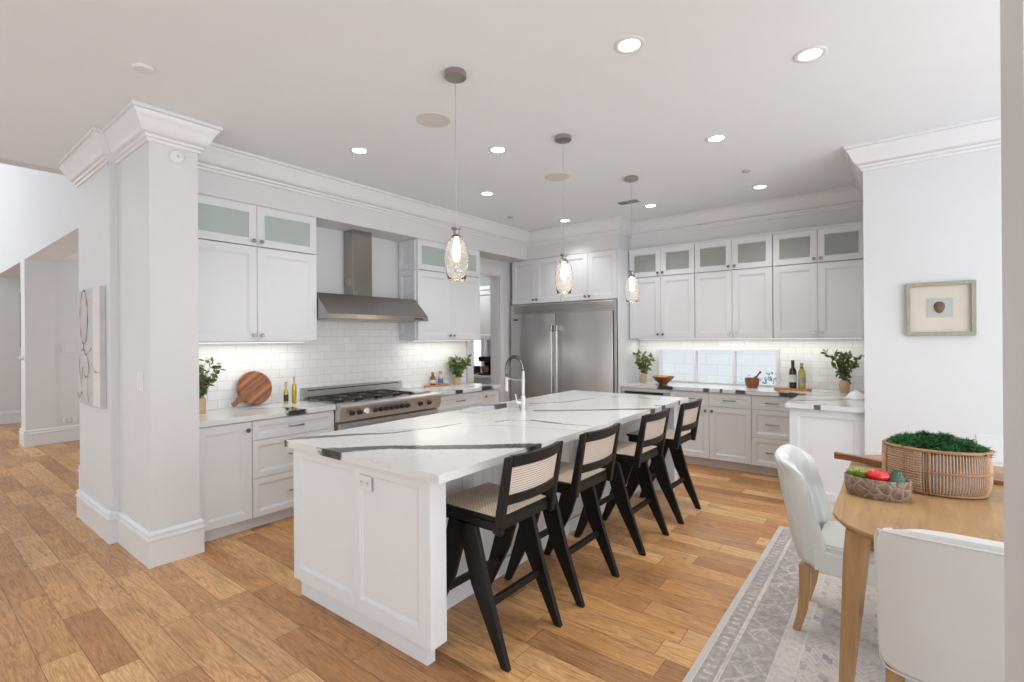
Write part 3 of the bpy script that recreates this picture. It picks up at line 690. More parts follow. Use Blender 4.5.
b = B(); box(b, -.10, .10, -.035, -.015, .138, .142); box(b, -.10, .10, .015, .035, .138, .142); obj('slots', b, dark_hole, r)
# ================================================================== REFRIGERATOR
r = thing('refrigerator', 'wide stainless steel double-door refrigerator with top grille', 'refrigerator', (-4.535, 5.80, 0))
FW = 1.70
b = B(); box(b, 0, FW, .02, .60, .0, 1.998); obj('body', b, steel_z, r)
b = B(); box(b, 0, .018, -.012, .02, .1, 1.998, .001); obj('side_trim', b, steel_z, r)
b = B(); box(b, FW-.034, FW, -.012, .02, .1, 1.998, .001); obj('side_trim', b, steel_z, r)
b = B()
for k in range(6): z = 1.858+k*.0225; hexa(b, [(.02, -.012, z), (FW-.036, -.012, z), (FW-.036, .02, z), (.02, .02, z)], [(.02, -.004, z+.019), (FW-.036, -.004, z+.019), (FW-.036, .02, z+.019), (.02, .02, z+.019)])
obj('grille', b, steel_x, r)
mid = .79
for x0, x1, hx in ((.022, mid-.003, mid-.045), (mid+.003, FW-.045, mid+.045)):
    b = B(); box(b, x0, x1, -.035, .02, .115, 1.845, .004, 2); d = obj('door', b, steel_x, r, 40)
    b = B(); tube(b, [(hx, -.085, .60), (hx, -.085, 1.60)], .0125, 12); obj('handle', b, steel_z, d, 40)
    b = B(); box(b, hx-.016, hx+.016, -.10, -.033, 1.60, 1.69, .005); box(b, hx-.016, hx+.016, -.10, -.033, .52, .61, .005); obj('handle_bracket', b, nickel, d)
b = B(); box(b, .05, .135, -.037, -.034, 1.762, 1.785, .001); obj('badge', b, blackm, r)
b = B(); box(b, FW-.043, FW-.036, -.01, .02, .3, 1.845); obj('gap_shadow', b, dark_hole, r)
b = B(); box(b, .02, FW-.03, .03, .6, 0, .11); obj('toe_grille', b, blackm, r)
# ================================================================== HOOD
r = thing('range_hood', 'slanted stainless steel range hood with rectangular chimney on the tiled wall', 'hood', (-4.592, 2.512, 0))
W_ = 1.216; b = B()
prof = [(0, 1.705), (.50, 1.695), (.50, 1.742), (.285, 1.948), (0, 1.955)]
for y in (0, W_): pass
a1 = [b.verts.new((x, 0, z)) for x, z in prof]; a2 = [b.verts.new((x, W_, z)) for x, z in prof]
b.faces.new(a1); b.faces.new(a2[::-1])
for i in range(5): j = (i+1) % 5; b.faces.new((a1[i], a2[i], a2[j], a1[j]))
bmesh.ops.bevel(b, geom=list(b.edges), offset=.002, segments=1, affect='EDGES')
obj('canopy', b, steel_hood, r)
b = B(); box(b, 0, .165, .49, .725, 1.953, 2.64, .003); obj('chimney', b, steel_hood, r)
b = B(); box(b, .035, .12, .485, .492, 2.06, 2.13, .002); obj('vent_plate', b, nickel, r)
b = B(); box(b, .499, .502, 1.02, 1.14, 1.712, 1.726, .001); obj('badge', b, blackm, r)
b = B(); box(b, .06, .44, .06, .58, 1.693, 1.70); box(b, .06, .44, .63, 1.15, 1.693, 1.70); obj('filter', b, nickel, r)
# ================================================================== RANGE
r = thing('range_cooker', 'wide stainless steel gas range with black knobs set between the base cabinets', 'range', (-4.59, 2.508, 0))
RW = 1.224
b = B(); box(b, .02, .60, 0, RW, .10, .895); obj('body', b, steel_hood, r)
b = B(); box(b, .04, .57, .02, RW-.02, .0, .10); obj('base', b, blackm, r)
pts = [(.58, .755), (.672, .765), (.690, .875), (.700, .893), (.697, .910), (.685, .917), (.58, .917)]
b = B(); a1 = [b.verts.new((x, 0, z)) for x, z in pts]; a2 = [b.verts.new((x, RW, z)) for x, z in pts]; b.faces.new(a1); b.faces.new(a2[::-1])
for i in range(len(pts)): j = (i+1) % len(pts); b.faces.new((a1[i], a2[i], a2[j], a1[j]))
obj('control_panel', b, steel_x if False else steel('range_front_steel', 'y', (.66, .65, .64), .46), r, 40)
b = B(); box(b, .02, .60, 0, RW, .895, .915, .002); obj('cooktop', b, steel_x, r)
b = B(); box(b, .0, .035, 0, RW, .915, 1.03, .004); box(b, .035, .06, .0, RW, .915, .94); obj('backguard', b, steel_x, r)
b = B(); box(b, .0345, .037, .06, RW-.05, .998, 1.008); obj('vent_slot', b, dark_hole, r)
for k in range(4):
    b = B(); y0 = .03+k*.225; y1 = y0+.215
    for yy in (y0, y1-.012): box(b, .09, .565, yy, yy+.012, .934, .950, .002)
    for xx in (.09, .32, .553): box(b, xx, xx+.012, y0, y1, .934, .950, .002)
    for xx in (.20, .44):
        yc = (y0+y1)/2
        for q in range(4):
            a = PI/4+q*PI/2; tube(b, [(xx+.03*math.cos(a), yc+.03*math.sin(a), .945), (xx+.105*math.cos(a), yc+.105*math.sin(a)*.95, .945)], .006, 6)
    for xx in (.095, .558):
        for yy in (y0+.006, y1-.006): box(b, xx-.004, xx+.006, yy-.005, yy+.005, .914, .936)
    g = obj('grate', b, blackm, r)
    b = B()
    for xx in (.20, .44): lathe(b, [(.05, .915), (.052, .922), (.036, .930), (.034, .938), (.02, .94)], xx, (y0+y1)/2, 16)
    obj('burner', b, blackm, g)
b = B(); box(b, .09, .57, .955, 1.19, .917, .945, .006); obj('griddle_cover', b, steel_x, r)
for i, y in enumerate((2.621, 2.703, 2.876, 2.938, 3.001, 3.067, 3.13, 3.196, 3.262, 3.43, 3.551)):
    b = B(); mt = Matrix.Translation((.683, y-2.508, .832)) @ Matrix.Rotation(PI/2-.16, 4, 'Y')
    lathe(b, [(.024, -.002), (.024, .004)], seg=16, mtx=mt); k = obj('knob_bezel', b, chrome, r, 40)
    b = B(); lathe(b, [(.021, .002), (.023, .012), (.020, .034), (.016, .038)], seg=16, mtx=mt); obj('knob', b, blackm, k, 40)
b = B(); mt = Matrix.Translation((.683, .275, .834)) @ Matrix.Rotation(PI/2-.16, 4, 'Y'); lathe(b, [(.030, -.002), (.030, .012), (.026, .014)], seg=24, mtx=mt); g = obj('gauge', b, chrome, r, 40)
b = B(); lathe(b, [(.024, .0141), (.024, .0148)], seg=24, mtx=mt); obj('gauge_face', b, plastic_w, g)
for y0, y1, in ((.015, .79), (.80, RW-.012)):
    b = B(); box(b, .60, .655, y0, y1, .13, .745, .004); d = obj('oven_door', b, steel_x, r)
    b = B(); box(b, .654, .657, y0+.12, y1-.12, .30, .56, .001); obj('oven_window', b, blackm, d)
    b = B(); tube(b, [(.705, y0+.05, .695), (.705, y1-.05, .695)], .013, 10); box(b, .65, .715, y0+.05, y0+.075, .683, .707, .003); box(b, .65, .715, y1-.075, y1-.05, .683, .707, .003); obj('handle', b, chrome, d, 40)

# ================================================================== ISLAND
IX0, IX1, IY0, IY1 = -2.868, -1.583, 1.468, 4.81
b = B()
SX0, SX1, SY0, SY1 = -2.80, -2.48, 2.86, 3.52
xs = [IX0, SX0, SX1, IX1]; ys = [IY0, SY0, SY1, IY1]
poly = [(IX0, IY0), (IX1, IY0), (IX1, IY1), (IX0, IY1)]
top = {}; bot = {}
for i, x in enumerate(xs):
    for j, y in enumerate(ys): top[i, j] = b.verts.new((x, y, .914)); bot[i, j] = b.verts.new((x, y, .874))
for i in range(3):
    for j in range(3):
        if (i, j) == (1, 1): continue
        b.faces.new((top[i, j], top[i+1, j], top[i+1, j+1], top[i, j+1])); b.faces.new((bot[i, j], bot[i, j+1], bot[i+1, j+1], bot[i+1, j]))
def wallq(seq):
    for p_, q_ in zip(seq, seq[1:]): b.faces.new((bot[p_], bot[q_], top[q_], top[p_]))
wallq([(0, 0), (1, 0), (2, 0), (3, 0)]); wallq([(3, 0), (3, 1), (3, 2), (3, 3)]); wallq([(3, 3), (2, 3), (1, 3), (0, 3)]); wallq([(0, 3), (0, 2), (0, 1), (0, 0)])
wallq([(1, 1), (1, 2), (2, 2), (2, 1), (1, 1)])
tag(obj('island_countertop', b, island_q), 'white quartz island countertop with bold black veins and a sink cutout', 'countertop')
r = thing('kitchen_island', 'long white kitchen island with panelled end and vertical plank seating side', 'island', (0, 0, 0))
EX0, EX1 = -2.838, -1.678
b = B(); yF = IY0+.057; xm = -2.2295
box(b, EX0, EX1, yF, yF+.08, .10, .874)
shaker(b, EX0, xm, .10, .874, rail=.02, rails=(.075, .032, .075, .055), y=yF+.0); shaker(b, xm, EX1, .10, .874, rail=.02, rails=(.032, .075, .075, .055), y=yF)
obj('end_panel', b, cab_m, r)
b = B(); box(b, EX0+.03, EX1-.055, IY0+.066, IY0+.115, 0, .10); obj('end_plinth', b, cab_m, r)
b = B(); box(b, EX0, EX1, IY1-.137, IY1-.037, .10, .874, .001); obj('end_panel', b, cab_m, r)
b = B(); box(b, EX0+.03, EX1-.03, IY1-.12, IY1-.06, 0, .10); obj('end_plinth', b, cab_m, r)
b = B(); box(b, EX0+.02, SX0-.02, 1.60, IY1-.137, .10, .874); box(b, SX1+.02, -2.02, 1.60, IY1-.137, .10, .874)
box(b, SX0-.02, SX1+.02, 1.60, SY0-.02, .10, .874); box(b, SX0-.02, SX1+.02, SY1+.02, IY1-.137, .10, .874); box(b, SX0-.02, SX1+.02, SY0-.02, SY1+.02, .10, .62); obj('body', b, cab_m, r)
b = B(); y = 1.605
while y < IY1-.15:
    y2 = min(y+.0925, IY1-.138); box(b, -2.02, -2.006, y, y2-.003, .10, .872, .0015); y = y2
box(b, -2.02, -2.01, 1.60, IY1-.14, .10, .872); obj('plank_back', b, cab_m, r)
b = B(); box(b, -2.75, -1.995, 1.60, IY1-.14, 0, .095); obj('plinth', b, cab_m, r)
y = 1.62
for k in range(5):
    w = .60; b = B(); shaker(b, y, y+w-.004, .105, .865)
    for v in b.verts: v.co = Vector((EX0+.02-(-v.co.y), v.co.x, v.co.z))
    obj('door', b, cab_m, r); y += w
b = B(); box(b, -2.200, -2.098, 1.5015, 1.506, .738, .812, .002); o_ = obj('outlet_plate', b, plastic_w, r)
b = B()
for xx in (-2.172, -2.126):
    box(b, xx-.016, xx+.016, 1.5000, 1.5025, .760, .790, .002)
obj('socket', b, plastic_w, o_)
b = B()
for xx in (-2.172, -2.126):
    for q in (-.006, .006): box(b, xx+q-.0012, xx+q+.0012, 1.4994, 1.5002, .772, .784)
    box(b, xx-.002, xx+.002, 1.4994, 1.5002, .762, .766)
obj('socket_slots', b, dark_hole, o_)
# sink
b = B(); t_ = .012; z0 = .66
box(b, SX0-t_, SX1+t_, SY0-t_, SY1+t_, z0-t_, z0); box(b, SX0-t_, SX0, SY0-t_, SY1+t_, z0, .8735); box(b, SX1, SX1+t_, SY0-t_, SY1+t_, z0, .8735)
box(b, SX0, SX1, SY0-t_, SY0, z0, .8735); box(b, SX0, SX1, SY1, SY1+t_, z0, .8735)
r = thing('sink', 'white undermount sink set in the island countertop', 'sink'); obj('basin', b, M('white_fireclay', (.80, .80, .80), .12, mottled=.01), r)
b = B(); lathe(b, [(.045, z0+.001), (.045, z0+.004), (.03, z0+.003)], (SX0+SX1)/2, 3.19, 20); obj('drain', b, chrome, r, 40)
# faucet
r = thing('kitchen_faucet', 'tall spring-neck faucet with black coil on the island countertop', 'faucet', (-2.395, 3.20, .914))
b = B(); lathe(b, [(.030, 0), (.030, .008), (.024, .012), (.024, .10), (.019, .115), (.0145, .12), (.0145, .32), (.011, .325)], seg=20); obj('body', b, white_metal, r, 35)
arc = [(-.085+.085*math.cos(a), 0, .325+.11*math.sin(a)) for a in [i*PI/24 for i in range(25)]]
arc += [(-.17, 0, .30), (-.17, 0, .27)]
b = B(); tube(b, arc, .0075, 10); obj('hose', b, white_metal, r, True)
hel = []; n = 26*10
L_ = []; acc = 0
for a_, c_ in zip(arc, arc[1:]): L_.append((acc, Vector(a_), Vector(c_))); acc += (Vector(c_)-Vector(a_)).length
for i in range(n+1):
    s = acc*i/n
    for s0, p_, q_ in reversed(L_):
        if s >= s0: break
    d = (q_-p_).normalized(); c = p_+d*(s-s0); nn_ = Vector((0, 1, 0)); uu_ = d.cross(nn_); a = 2*PI*i/10
    hel.append(c+.0115*(math.cos(a)*uu_+math.sin(a)*nn_))
b = B(); tube(b, hel, .0034, 5); obj('spring_coil', b, rubber, r, True)
b = B(); lathe(b, [(.010, .272), (.0145, .262), (.0145, .19), (.018, .165), (.018, .15)], -.17, 0, 16); obj('spray_head', b, white_metal, r, 35)
b = B(); tube(b, [(0, 0, .245), (-.08, 0, .245), (-.155, 0, .252)], .0045, 8); lathe(b, [(.018, .238), (.018, .258)], 0, 0, 16); lathe(b, [(.019, .243), (.019, .262)], -.17, 0, 16); obj('support_arm', b, white_metal, r, 35)
b = B(); tube(b, [(0, -.0, .06), (-.035, -.035, .06)], .017, 12); tube(b, [(-.036, -.036, .06), (-.045, -.045, .135)], [.007, .005], 8); obj('lever', b, white_metal, r, 35)

bpy.context.view_layer.update()
for o in list(COL.objects):
    if o.parent is None and o.name.split('.')[0] in ('kitchen_island', 'island_countertop', 'sink'):
        c = Vector(((IX0+IX1)/2, (IY0+IY1)/2, 0)); Rz = Matrix.Rotation(.013, 4, 'Z')
        o.matrix_world = Matrix.Translation(c) @ Rz @ Matrix.Translation(-c) @ o.matrix_world
# ================================================================== BAR STOOLS
def make_stool():
    r = thing('bar_stool', 'x', 'bar stool', (0, 0, 0), 0, 'black cane bar stools along the island')
    # local: seat centre x=0,y=0 ; back towards +x
    for s in (-1, 1):
        yo = s*.232; yi = s*.198
        for kind in (0, 1):
            b = B()
            xt0, xt1, xf0, xf1 = ((-.045, .075, .225, .268) if kind == 0 else (-.105, .02, -.298, -.255))
            zt = .615
            pts_t = [(xt0, zt), (xt1, zt)]; 
            xm0, xm1 = (.045, .150) if kind == 0 else (-.185, -.075)
            ring = [(xf0, 0), (xf1, 0), (xm1 + (.0), .33), (xt1, zt), (xt0, zt), (xm0, .33)]
            yy0, yy1 = sorted((yi+s*.004, yo+s*.0))
            v0 = [b.verts.new((x, yy0, z)) for x, z in ring]; v1 = [b.verts.new((x, yy1, z)) for x, z in ring]
            b.faces.new(v0); b.faces.new(v1[::-1])
            for i in range(6): j = (i+1) % 6; b.faces.new((v0[i], v1[i], v1[j], v0[j]))
            bmesh.ops.bevel(b, geom=list(b.edges), offset=.004, segments=1, affect='EDGES')
            obj('leg', b, blackwood, r)
        b = B()   # back post: leans back above the seat
        y0, y1 = sorted((s*.192, s*.228))
        hexa(b, [(.175, y0, .602), (.222, y0, .595), (.222, y1, .595), (.175, y1, .602)], [(.248, y0, .962), (.282, y0, .968), (.282, y1, .968), (.248, y1, .962)], .005)
        obj('back_post', b, blackwood, r)
        b = B(); y0, y1 = sorted((s*.186, s*.215)); box(b, -.205, .20, y0, y1, .605, .650, .004); obj('side_rail', b, blackwood, r)
    b = B(); box(b, -.06, .03, -.20, .20, .575, .606, .004); box(b, -.215, -.180, -.205, .205, .606, .655, .006); box(b, .175, .205, -.19, .19, .610, .655, .004); obj('seat_rail', b, blackwood, r)
    b = B(); box(b, -.23, .20, -.213, .213, .650, .668, .006); obj('seat_frame', b, blackwood, r)
    b = B(); box(b, -.215, .190, -.196, .196, .6675, .6715, .001); obj('cane_seat', b, cane_seat, r)
    for x, z in ((.128, .25), (-.150, .245)):
        b = B(); box(b, x-.014, x+.014, -.205, .205, z-.017, z+.017, .003); obj('footrest' if x < 0 else 'stretcher', b, blackwood, r)
    def curved(z0, z1, dx0, th, name, m, zz=True):
        b = B(); N = 10; rows = []
        for i in range(N+1):
            yv = -.195+.39*i/N; bow = .028*(1-(yv/.195)**2)
            xs_ = lambda z: .198+(z-.60)*.198+bow
            rows.append([b.verts.new(q) for q in ((xs_(z0)+dx0, yv, z0), (xs_(z0)+dx0+th, yv, z0), (xs_(z1)+dx0+th, yv, z1), (xs_(z1)+dx0, yv, z1))])
        for a_, c_ in zip(rows, rows[1:]):
            for k in range(4): j = (k+1) % 4; b.faces.new((a_[k], a_[j], c_[j], c_[k]))
        b.faces.new(rows[0]); b.faces.new(rows[-1][::-1])
        obj(name, b, m, r, 30)
    curved(.915, .968, -.012, .026, 'top_rail', blackwood)
    curved(.735, .782, -.012, .026, 'lower_rail', blackwood)
    curved(.775, .92, -.003, .007, 'cane_back', cane_back)
    return r
stool = make_stool()
ST = [(-1.655, 1.957, 'black bar stool with cane seat and back, nearest to the camera'), (-1.655, 2.625, 'black cane-back bar stool, second from the camera'),
      (-1.645, 3.450, 'black cane-back bar stool, third from the camera'), (-1.632, 4.180, 'black cane-back bar stool, farthest along the island')]
for i, (x, y, lab) in enumerate(ST):
    if i == 0: stool.location = (x, y, 0); stool['label'] = lab
    else: dup(stool, (x, y, 0), lab)

# ================================================================== PENDANTS, CEILING FITTINGS
def make_pendant():
    r = thing('pendant_lamp', 'x', 'lamp', (0, 0, 0), 0, 'glass pendant lamps over the island')
    b = B(); lathe(b, [(.062, CZ), (.064, CZ-.004), (.064, CZ-.028), (.060, CZ-.032), (.012, CZ-.034)], seg=28); cn = obj('ceiling_canopy', b, nickel, r, 35)
    b = B(); box(b, -.045, -.037, -.004, .004, CZ-.036, CZ-.031); box(b, .037, .045, -.004, .004, CZ-.036, CZ-.031); obj('screw', b, chrome, cn)
    b = B(); tube(b, [(0, 0, 2.12), (0, 0, CZ-.03)], .0022, 6); obj('cord', b, white_metal, r)
    b = B(); lathe(b, [(.010, 2.138), (.028, 2.135), (.028, 2.124), (.018, 2.120), (.018, 2.095), (.026, 2.088), (.036, 2.078), (.034, 2.074)], seg=22); obj('socket_cap', b, nickel, r, 35)
    prof = [(.030, 2.080), (.046, 2.060), (.060, 2.030), (.068, 1.990), (.070, 1.955), (.067, 1.915), (.060, 1.875), (.051, 1.835)]
    b = B(); seg = 28
    lathe(b, prof + [(rr_-.003, zz_) for rr_, zz_ in reversed(prof)], seg=seg, cap=False)
    rings = len(prof)*2; b.verts.ensure_lookup_table()
    a_ = [b.verts[i] for i in range(seg)]; c_ = [b.verts[(rings-1)*seg+i] for i in range(seg)]
    for i in range(seg): j = (i+1) % seg; b.faces.new((a_[i], a_[j], c_[j], c_[i]))
    obj('glass_shade', b, glass, r, True)
    b = B(); lathe(b, [(.006, 2.078), (.012, 2.06), (.021, 2.02), (.022, 1.99), (.016, 1.955), (.004, 1.94)], seg=16); obj('bulb', b, bulb_m, r, True)
    return r
pen = make_pendant()
for i, (y, lab) in enumerate(((2.03, 'hammered glass pendant lamp over the near end of the island'), (3.18, 'hammered glass pendant lamp over the middle of the island'), (4.39, 'hammered glass pendant lamp over the far end of the island'))):
    if i == 0: pen.location = (-1.988, y, 0); pen['label'] = lab
    else: dup(pen, (-1.988, y, 0), lab)
    l = bpy.data.lights.new('pendant_glow', 'POINT'); l.energy = 2.5; l.color = (1, .8, .55); l.shadow_soft_size = .02
    lo = bpy.data.objects.new('pendant_glow', l); lo.location = (-1.988, y, 1.80); COL.objects.link(lo)
def make_down():
    r = thing('recessed_light', 'x', 'ceiling light', (0, 0, 0), 0, 'recessed ceiling lights')
    b = B(); lathe(b, [(.052, CZ-.001), (.058, CZ-.006), (.078, CZ-.005), (.081, CZ-.0005)], seg=28, cap=False); obj('trim_ring', b, trim_m, r, True)
    b = B(); lathe(b, [(.053, CZ-.0015), (.053, CZ-.004)], seg=24); obj('lens', b, lamp_m, r)
    return r
DL = [(-1.095, 2.405, 'recessed ceiling light nearest the camera, above the stools'), (-.369, 3.095, 'recessed ceiling light over the dining corner, rightmost'),
      (-1.09, 3.945, 'recessed ceiling light above the aisle, between the nearest light and the back cabinets'), (-1.097, 5.494, 'recessed ceiling light close to the right end of the back cabinets'),
      (-3.406, 2.378, 'recessed ceiling light in front of the range hood, leftmost'), (-2.53, 3.066, 'recessed ceiling light between the two round speakers'),
      (-3.383, 3.915, 'recessed ceiling light in front of the cabinet right of the hood'), (-3.384, 5.447, 'recessed ceiling light in front of the refrigerator, behind the middle pendant'), (-2.24, 5.467, 'recessed ceiling light beside the ceiling vent')]
dn = make_down()
for i, (x, y, lab) in enumerate(DL):
    if i == 0: dn.location = (x, y, 0); dn['label'] = lab
    else: dup(dn, (x, y, 0), lab)
    l = bpy.data.lights.new('downlight', 'SPOT'); l.energy = 36 if x > -1.2 and y < 4.5 else 20; l.color = (1, .985, .965); l.spot_size = math.radians(115); l.spot_blend = .7; l.shadow_soft_size = .05
    lo = bpy.data.objects.new('downlight', l); lo.location = (x, y, CZ-.02); COL.objects.link(lo)
for x, y, lab in ((-5.55, 5.45, 'added unseen ceiling light brightening the pantry beyond the doorway'),):  # unseen fixture and spot added to brighten the dark pantry
    dup(dn, (x, y, 0), lab)
    l = bpy.data.lights.new('downlight', 'SPOT'); l.energy = 80; l.color = (1, .975, .94); l.spot_size = math.radians(150); l.spot_blend = .7; l.shadow_soft_size = .08
    lo = bpy.data.objects.new('downlight', l); lo.location = (x, y, CZ-.02); COL.objects.link(lo)
grill_m, t = mat('speaker_grille', (.62, .61, .58), .7, mottled=.03)
for x, y, lab in ((-2.530, 2.369, 'round ceiling speaker nearest the camera, left of the near pendant'), (-2.520, 3.928, 'round ceiling speaker farther back, left of the middle pendant')):
    r = thing('ceiling_speaker', lab, 'speaker', (x, y, 0), 0, 'ceiling speakers')
    b = B(); lathe(b, [(.105, CZ-.004), (.118, CZ-.006), (.120, CZ-.001)], seg=36, cap=False); obj('rim', b, M('warm_white_rim', (.66, .65, .58), .5, mottled=.02), r, True)
    b = B(); lathe(b, [(.106, CZ-.001), (.106, CZ-.005)], seg=36); obj('grille', b, grill_m, r)
for x, y, rad, lab in ((-3.306, .909, .052, 'round white disc on the ceiling near the column'), (-3.81, 4.85, .035, 'small grey disc on the ceiling near the back corner'), (-1.09, 4.886, .035, 'small grey disc on the ceiling between two recessed lights on the right')):
    b = B(); lathe(b, [(rad, CZ), (rad, CZ-.008), (rad*.85, CZ-.014)], x, y, 24); tag(obj('ceiling_disc', b, plastic_w if rad > .05 else M('grey_cover', (.45, .45, .45), .5, mottled=.03), None, 35), lab, 'detector')
b = B(); mt = Matrix.Translation((-3.908, 1.262, 2.765)) @ Matrix.Rotation(PI/2, 4, 'Y'); lathe(b, [(.047, 0), (.047, .010), (.036, .020), (.012, .022), (.010, .024)], seg=28, mtx=mt)
r = thing('wall_sensor', 'round white sensor high on the bright side of the column', 'sensor'); obj('housing', b, plastic_w, r, 35)
b = B(); lathe(b, [(.004, .022), (.004, .0255)], seg=10, mtx=mt); obj('led_window', b, dark_hole, r)
r = thing('ceiling_vent', 'rectangular ceiling air vent with dark slots behind the far pendant', 'vent', (-2.365, 5.155, CZ-.001))
b = B(); box(b, -.13, .13, -.075, .075, -.006, 0, .002); obj('frame', b, trim_m, r)
b = B()
for x0 in (-.115, .005):
    for k in range(5): box(b, x0, x0+.108, -.06+k*.025, -.045+k*.025, -.0075, -.005)
obj('slots', b, M('vent_dark', (.12, .12, .12), .7, mottled=.1), r)
# under-cabinet lights
def ucl(loc, w, rz, lab, e=1.6):
    r = thing('under_cabinet_light', lab, 'light strip', loc, rz, 'under-cabinet light strips')
    b = B(); box(b, 0, w, -.012, .012, -.010, 0, .002); obj('channel', b, plastic_w, r)
    b = B(); box(b, .01, w-.01, -.008, .008, -.012, -.0101); obj('diffuser', b, strip_m, r)
    c = Matrix.Rotation(rz, 4, 'Z') @ Vector((w/2, 0, 0))
    area('strip_glow', (loc[0]+c.x, loc[1]+c.y, loc[2]-.014), (0, 0, rz), w-.03, .016, e, (1, .95, .87))
ucl((-4.40, 1.46, 1.49), 1.0, R90, 'slim light strip under the cabinet left of the hood')
ucl((-4.40, 3.78, 1.49), .96, R90, 'slim light strip under the cabinet right of the hood')
ucl((-2.74, 6.24, 1.49), 2.45, 0, 'long slim light strip under the back wall cabinets', 3.2)

# ================================================================== WALL THINGS
r = thing('framed_picture', 'small framed brown shell on a blue-grey card, hung on the right wall', 'picture', (.242, 4.88, 1.698))
w, h, f = .198, .200, .028; b = B()
for q in ((-w, w, h-f, h), (-w, w, -h, -h+f), (-w, -w+f, -h+f, h-f), (w-f, w, -h+f, h-f)): box(b, q[0], q[1], -.035, 0, q[2], q[3], .003)
obj('frame', b, frame_green, r)
b = B(); box(b, -w+f, w-f, -.012, -.001, -h+f, h-f); obj('mount', b, mat_cream, r)
b = B(); box(b, -.074, .074, -.0145, -.0119, -.062, .080, .001); obj('card', b, card_blue, r)
b = B()
for (rad, yy) in ((.030, -.015), (.026, -.022), (.014, -.027)):
    pass
rings = []
for k, (sc_, yy) in enumerate(((1, -.0144), (.96, -.020), (.75, -.026), (.35, -.029))):
    rings.append([b.verts.new((-.003+sc_*(.031*math.cos(a)*(1+.10*math.sin(a)+.05*math.sin(3*a))), yy, .012+sc_*.046*math.sin(a)*(1+.06*math.cos(2*a)))) for a in [2*PI*i/24 for i in range(24)]])
for a_, c_ in zip(rings, rings[1:]):
    for i in range(24): j = (i+1) % 24; b.faces.new((a_[i], a_[j], c_[j], c_[i]))
b.faces.new(rings[-1]); obj('shell', b, shell_m, r, 50)
b = B()
for k in range(7): box(b, -.155+random.uniform(-.004, .004), -.140+random.uniform(-.004, .006), -.0128, -.0119, -.155+k*.020, -.150+k*.020)
obj('faint_script', b, M('faint_pencil', (.50, .46, .41), .8, mottled=.05), r)
# canvas
r = thing('wall_art', 'tall grey abstract canvas with looping charcoal lines on the narrow wall', 'painting', (-5.065, 1.05, 1.455))
b = B(); box(b, -.345, .345, -.038, 0, -.462, .462, .003); obj('canvas', b, canvas_m, r)
b = B(); box(b, .15, .342, -.0388, -.037, -.455, .458); obj('pale_band', b, M('pale_paint', (.68, .67, .66), .8, mottled=.03), r)
b = B(); n = 30; vs = [b.verts.new((-.12+.105*math.cos(a), -.0392, .24+.19*math.sin(a))) for a in [2*PI*i/n for i in range(n)]]; b.faces.new(vs); obj('blush_oval', b, blush_m, r)
def stroke(name, pts, w, m, yy=-.0396):
    b = B(); P3 = [Vector((x, 0, z)) for x, z in pts]; n = len(P3); S = []
    for i in range(n-1):
        for k in range(6):
            t_ = k/6; p0, p1, p2, p3 = P3[max(i-1, 0)], P3[i], P3[i+1], P3[min(i+2, n-1)]
            S.append(.5*((2*p1)+(-p0+p2)*t_+(2*p0-5*p1+4*p2-p3)*t_*t_+(-p0+3*p1-3*p2+p3)*t_**3))
    S.append(P3[-1]); prev = None
    for i, p_ in enumerate(S):
        d = (S[min(i+1, len(S)-1)]-S[max(i-1, 0)]).normalized(); nn_ = Vector((-d.z, 0, d.x))*w*(.7+.5*math.sin(i*.7))
        cur = (b.verts.new((p_+nn_)+Vector((0, yy, 0))), b.verts.new((p_-nn_)+Vector((0, yy, 0))))
        if prev: b.faces.new((prev[0], prev[1], cur[1], cur[0]))
        prev = cur
    return obj(name, b, m, r)
ov = [(-.12+.125*math.cos(a), .24+.215*math.sin(a)) for a in [2*PI*i/12+.4 for i in range(13)]]
stroke('painted_line', ov, .008, ink_m); stroke('painted_line', [(-.14, .02), (-.12, -.04), (-.05, -.06), (.06, -.03), (.12, .0)], .006, ink_m)
stroke('painted_line', [(-.28, -.20), (-.24, -.06), (-.12, -.02), (.0, -.10), (.02, -.2), (-.08, -.24), (-.16, -.16), (-.2, -.3), (-.26, -.2)], .006, ink_m)
stroke('painted_line', [(.02, -.44), (-.02, -.30), (.04, -.17), (.10, -.13), (.17, -.17), (.22, -.19), (.34, -.19)], .011, ink2_m)
stroke('painted_line', [(-.33, -.38), (-.26, -.42), (-.2, -.37), (-.12, -.43)], .006, ink_m)
stroke('painted_line', [(-.05, .36), (-.14, .30), (-.19, .18), (-.15, .10)], .004, ink2_m)

def plate(name, label, cat, loc, rz, kind, w=.115, h=.12, grp=None):
    r = thing(name, label, cat, loc, rz, grp)
    b = B(); box(b, -w/2, w/2, -.006, 0, -h/2, h/2, .002); obj('plate', b, plastic_w, r)
    xs_ = (-.025, .025) if w > .1 else (0,)
    for x in xs_:
        if kind == 'switch':
            b = B(); hexa(b, [(x-.016, -.011, -.033), (x+.016, -.011, -.033), (x+.016, -.005, -.033), (x-.016, -.005, -.033)], [(x-.016, -.007, .033), (x+.016, -.007, .033), (x+.016, -.005, .033), (x-.016, -.005, .033)]); obj('rocker', b, plastic_w, r)
        elif kind == 'outlet':
            b = B(); box(b, x-.016, x+.016, -.0085, -.005, -.04, .04, .002); s_ = obj('socket', b, M('socket_grey', (.6, .6, .6), .4, mottled=.02), r)
            b = B()
            for z in (-.02, .02): box(b, x-.008, x-.005, -.0092, -.0083, z-.006, z+.006); box(b, x+.005, x+.008, -.0092, -.0083, z-.006, z+.006)
            obj('slots', b, dark_hole, s_)
    return r
plate('light_switch', 'white double light switch on the shaded side of the column', 'switch', (-4.10, 1.10, 1.22), 0, 'switch')
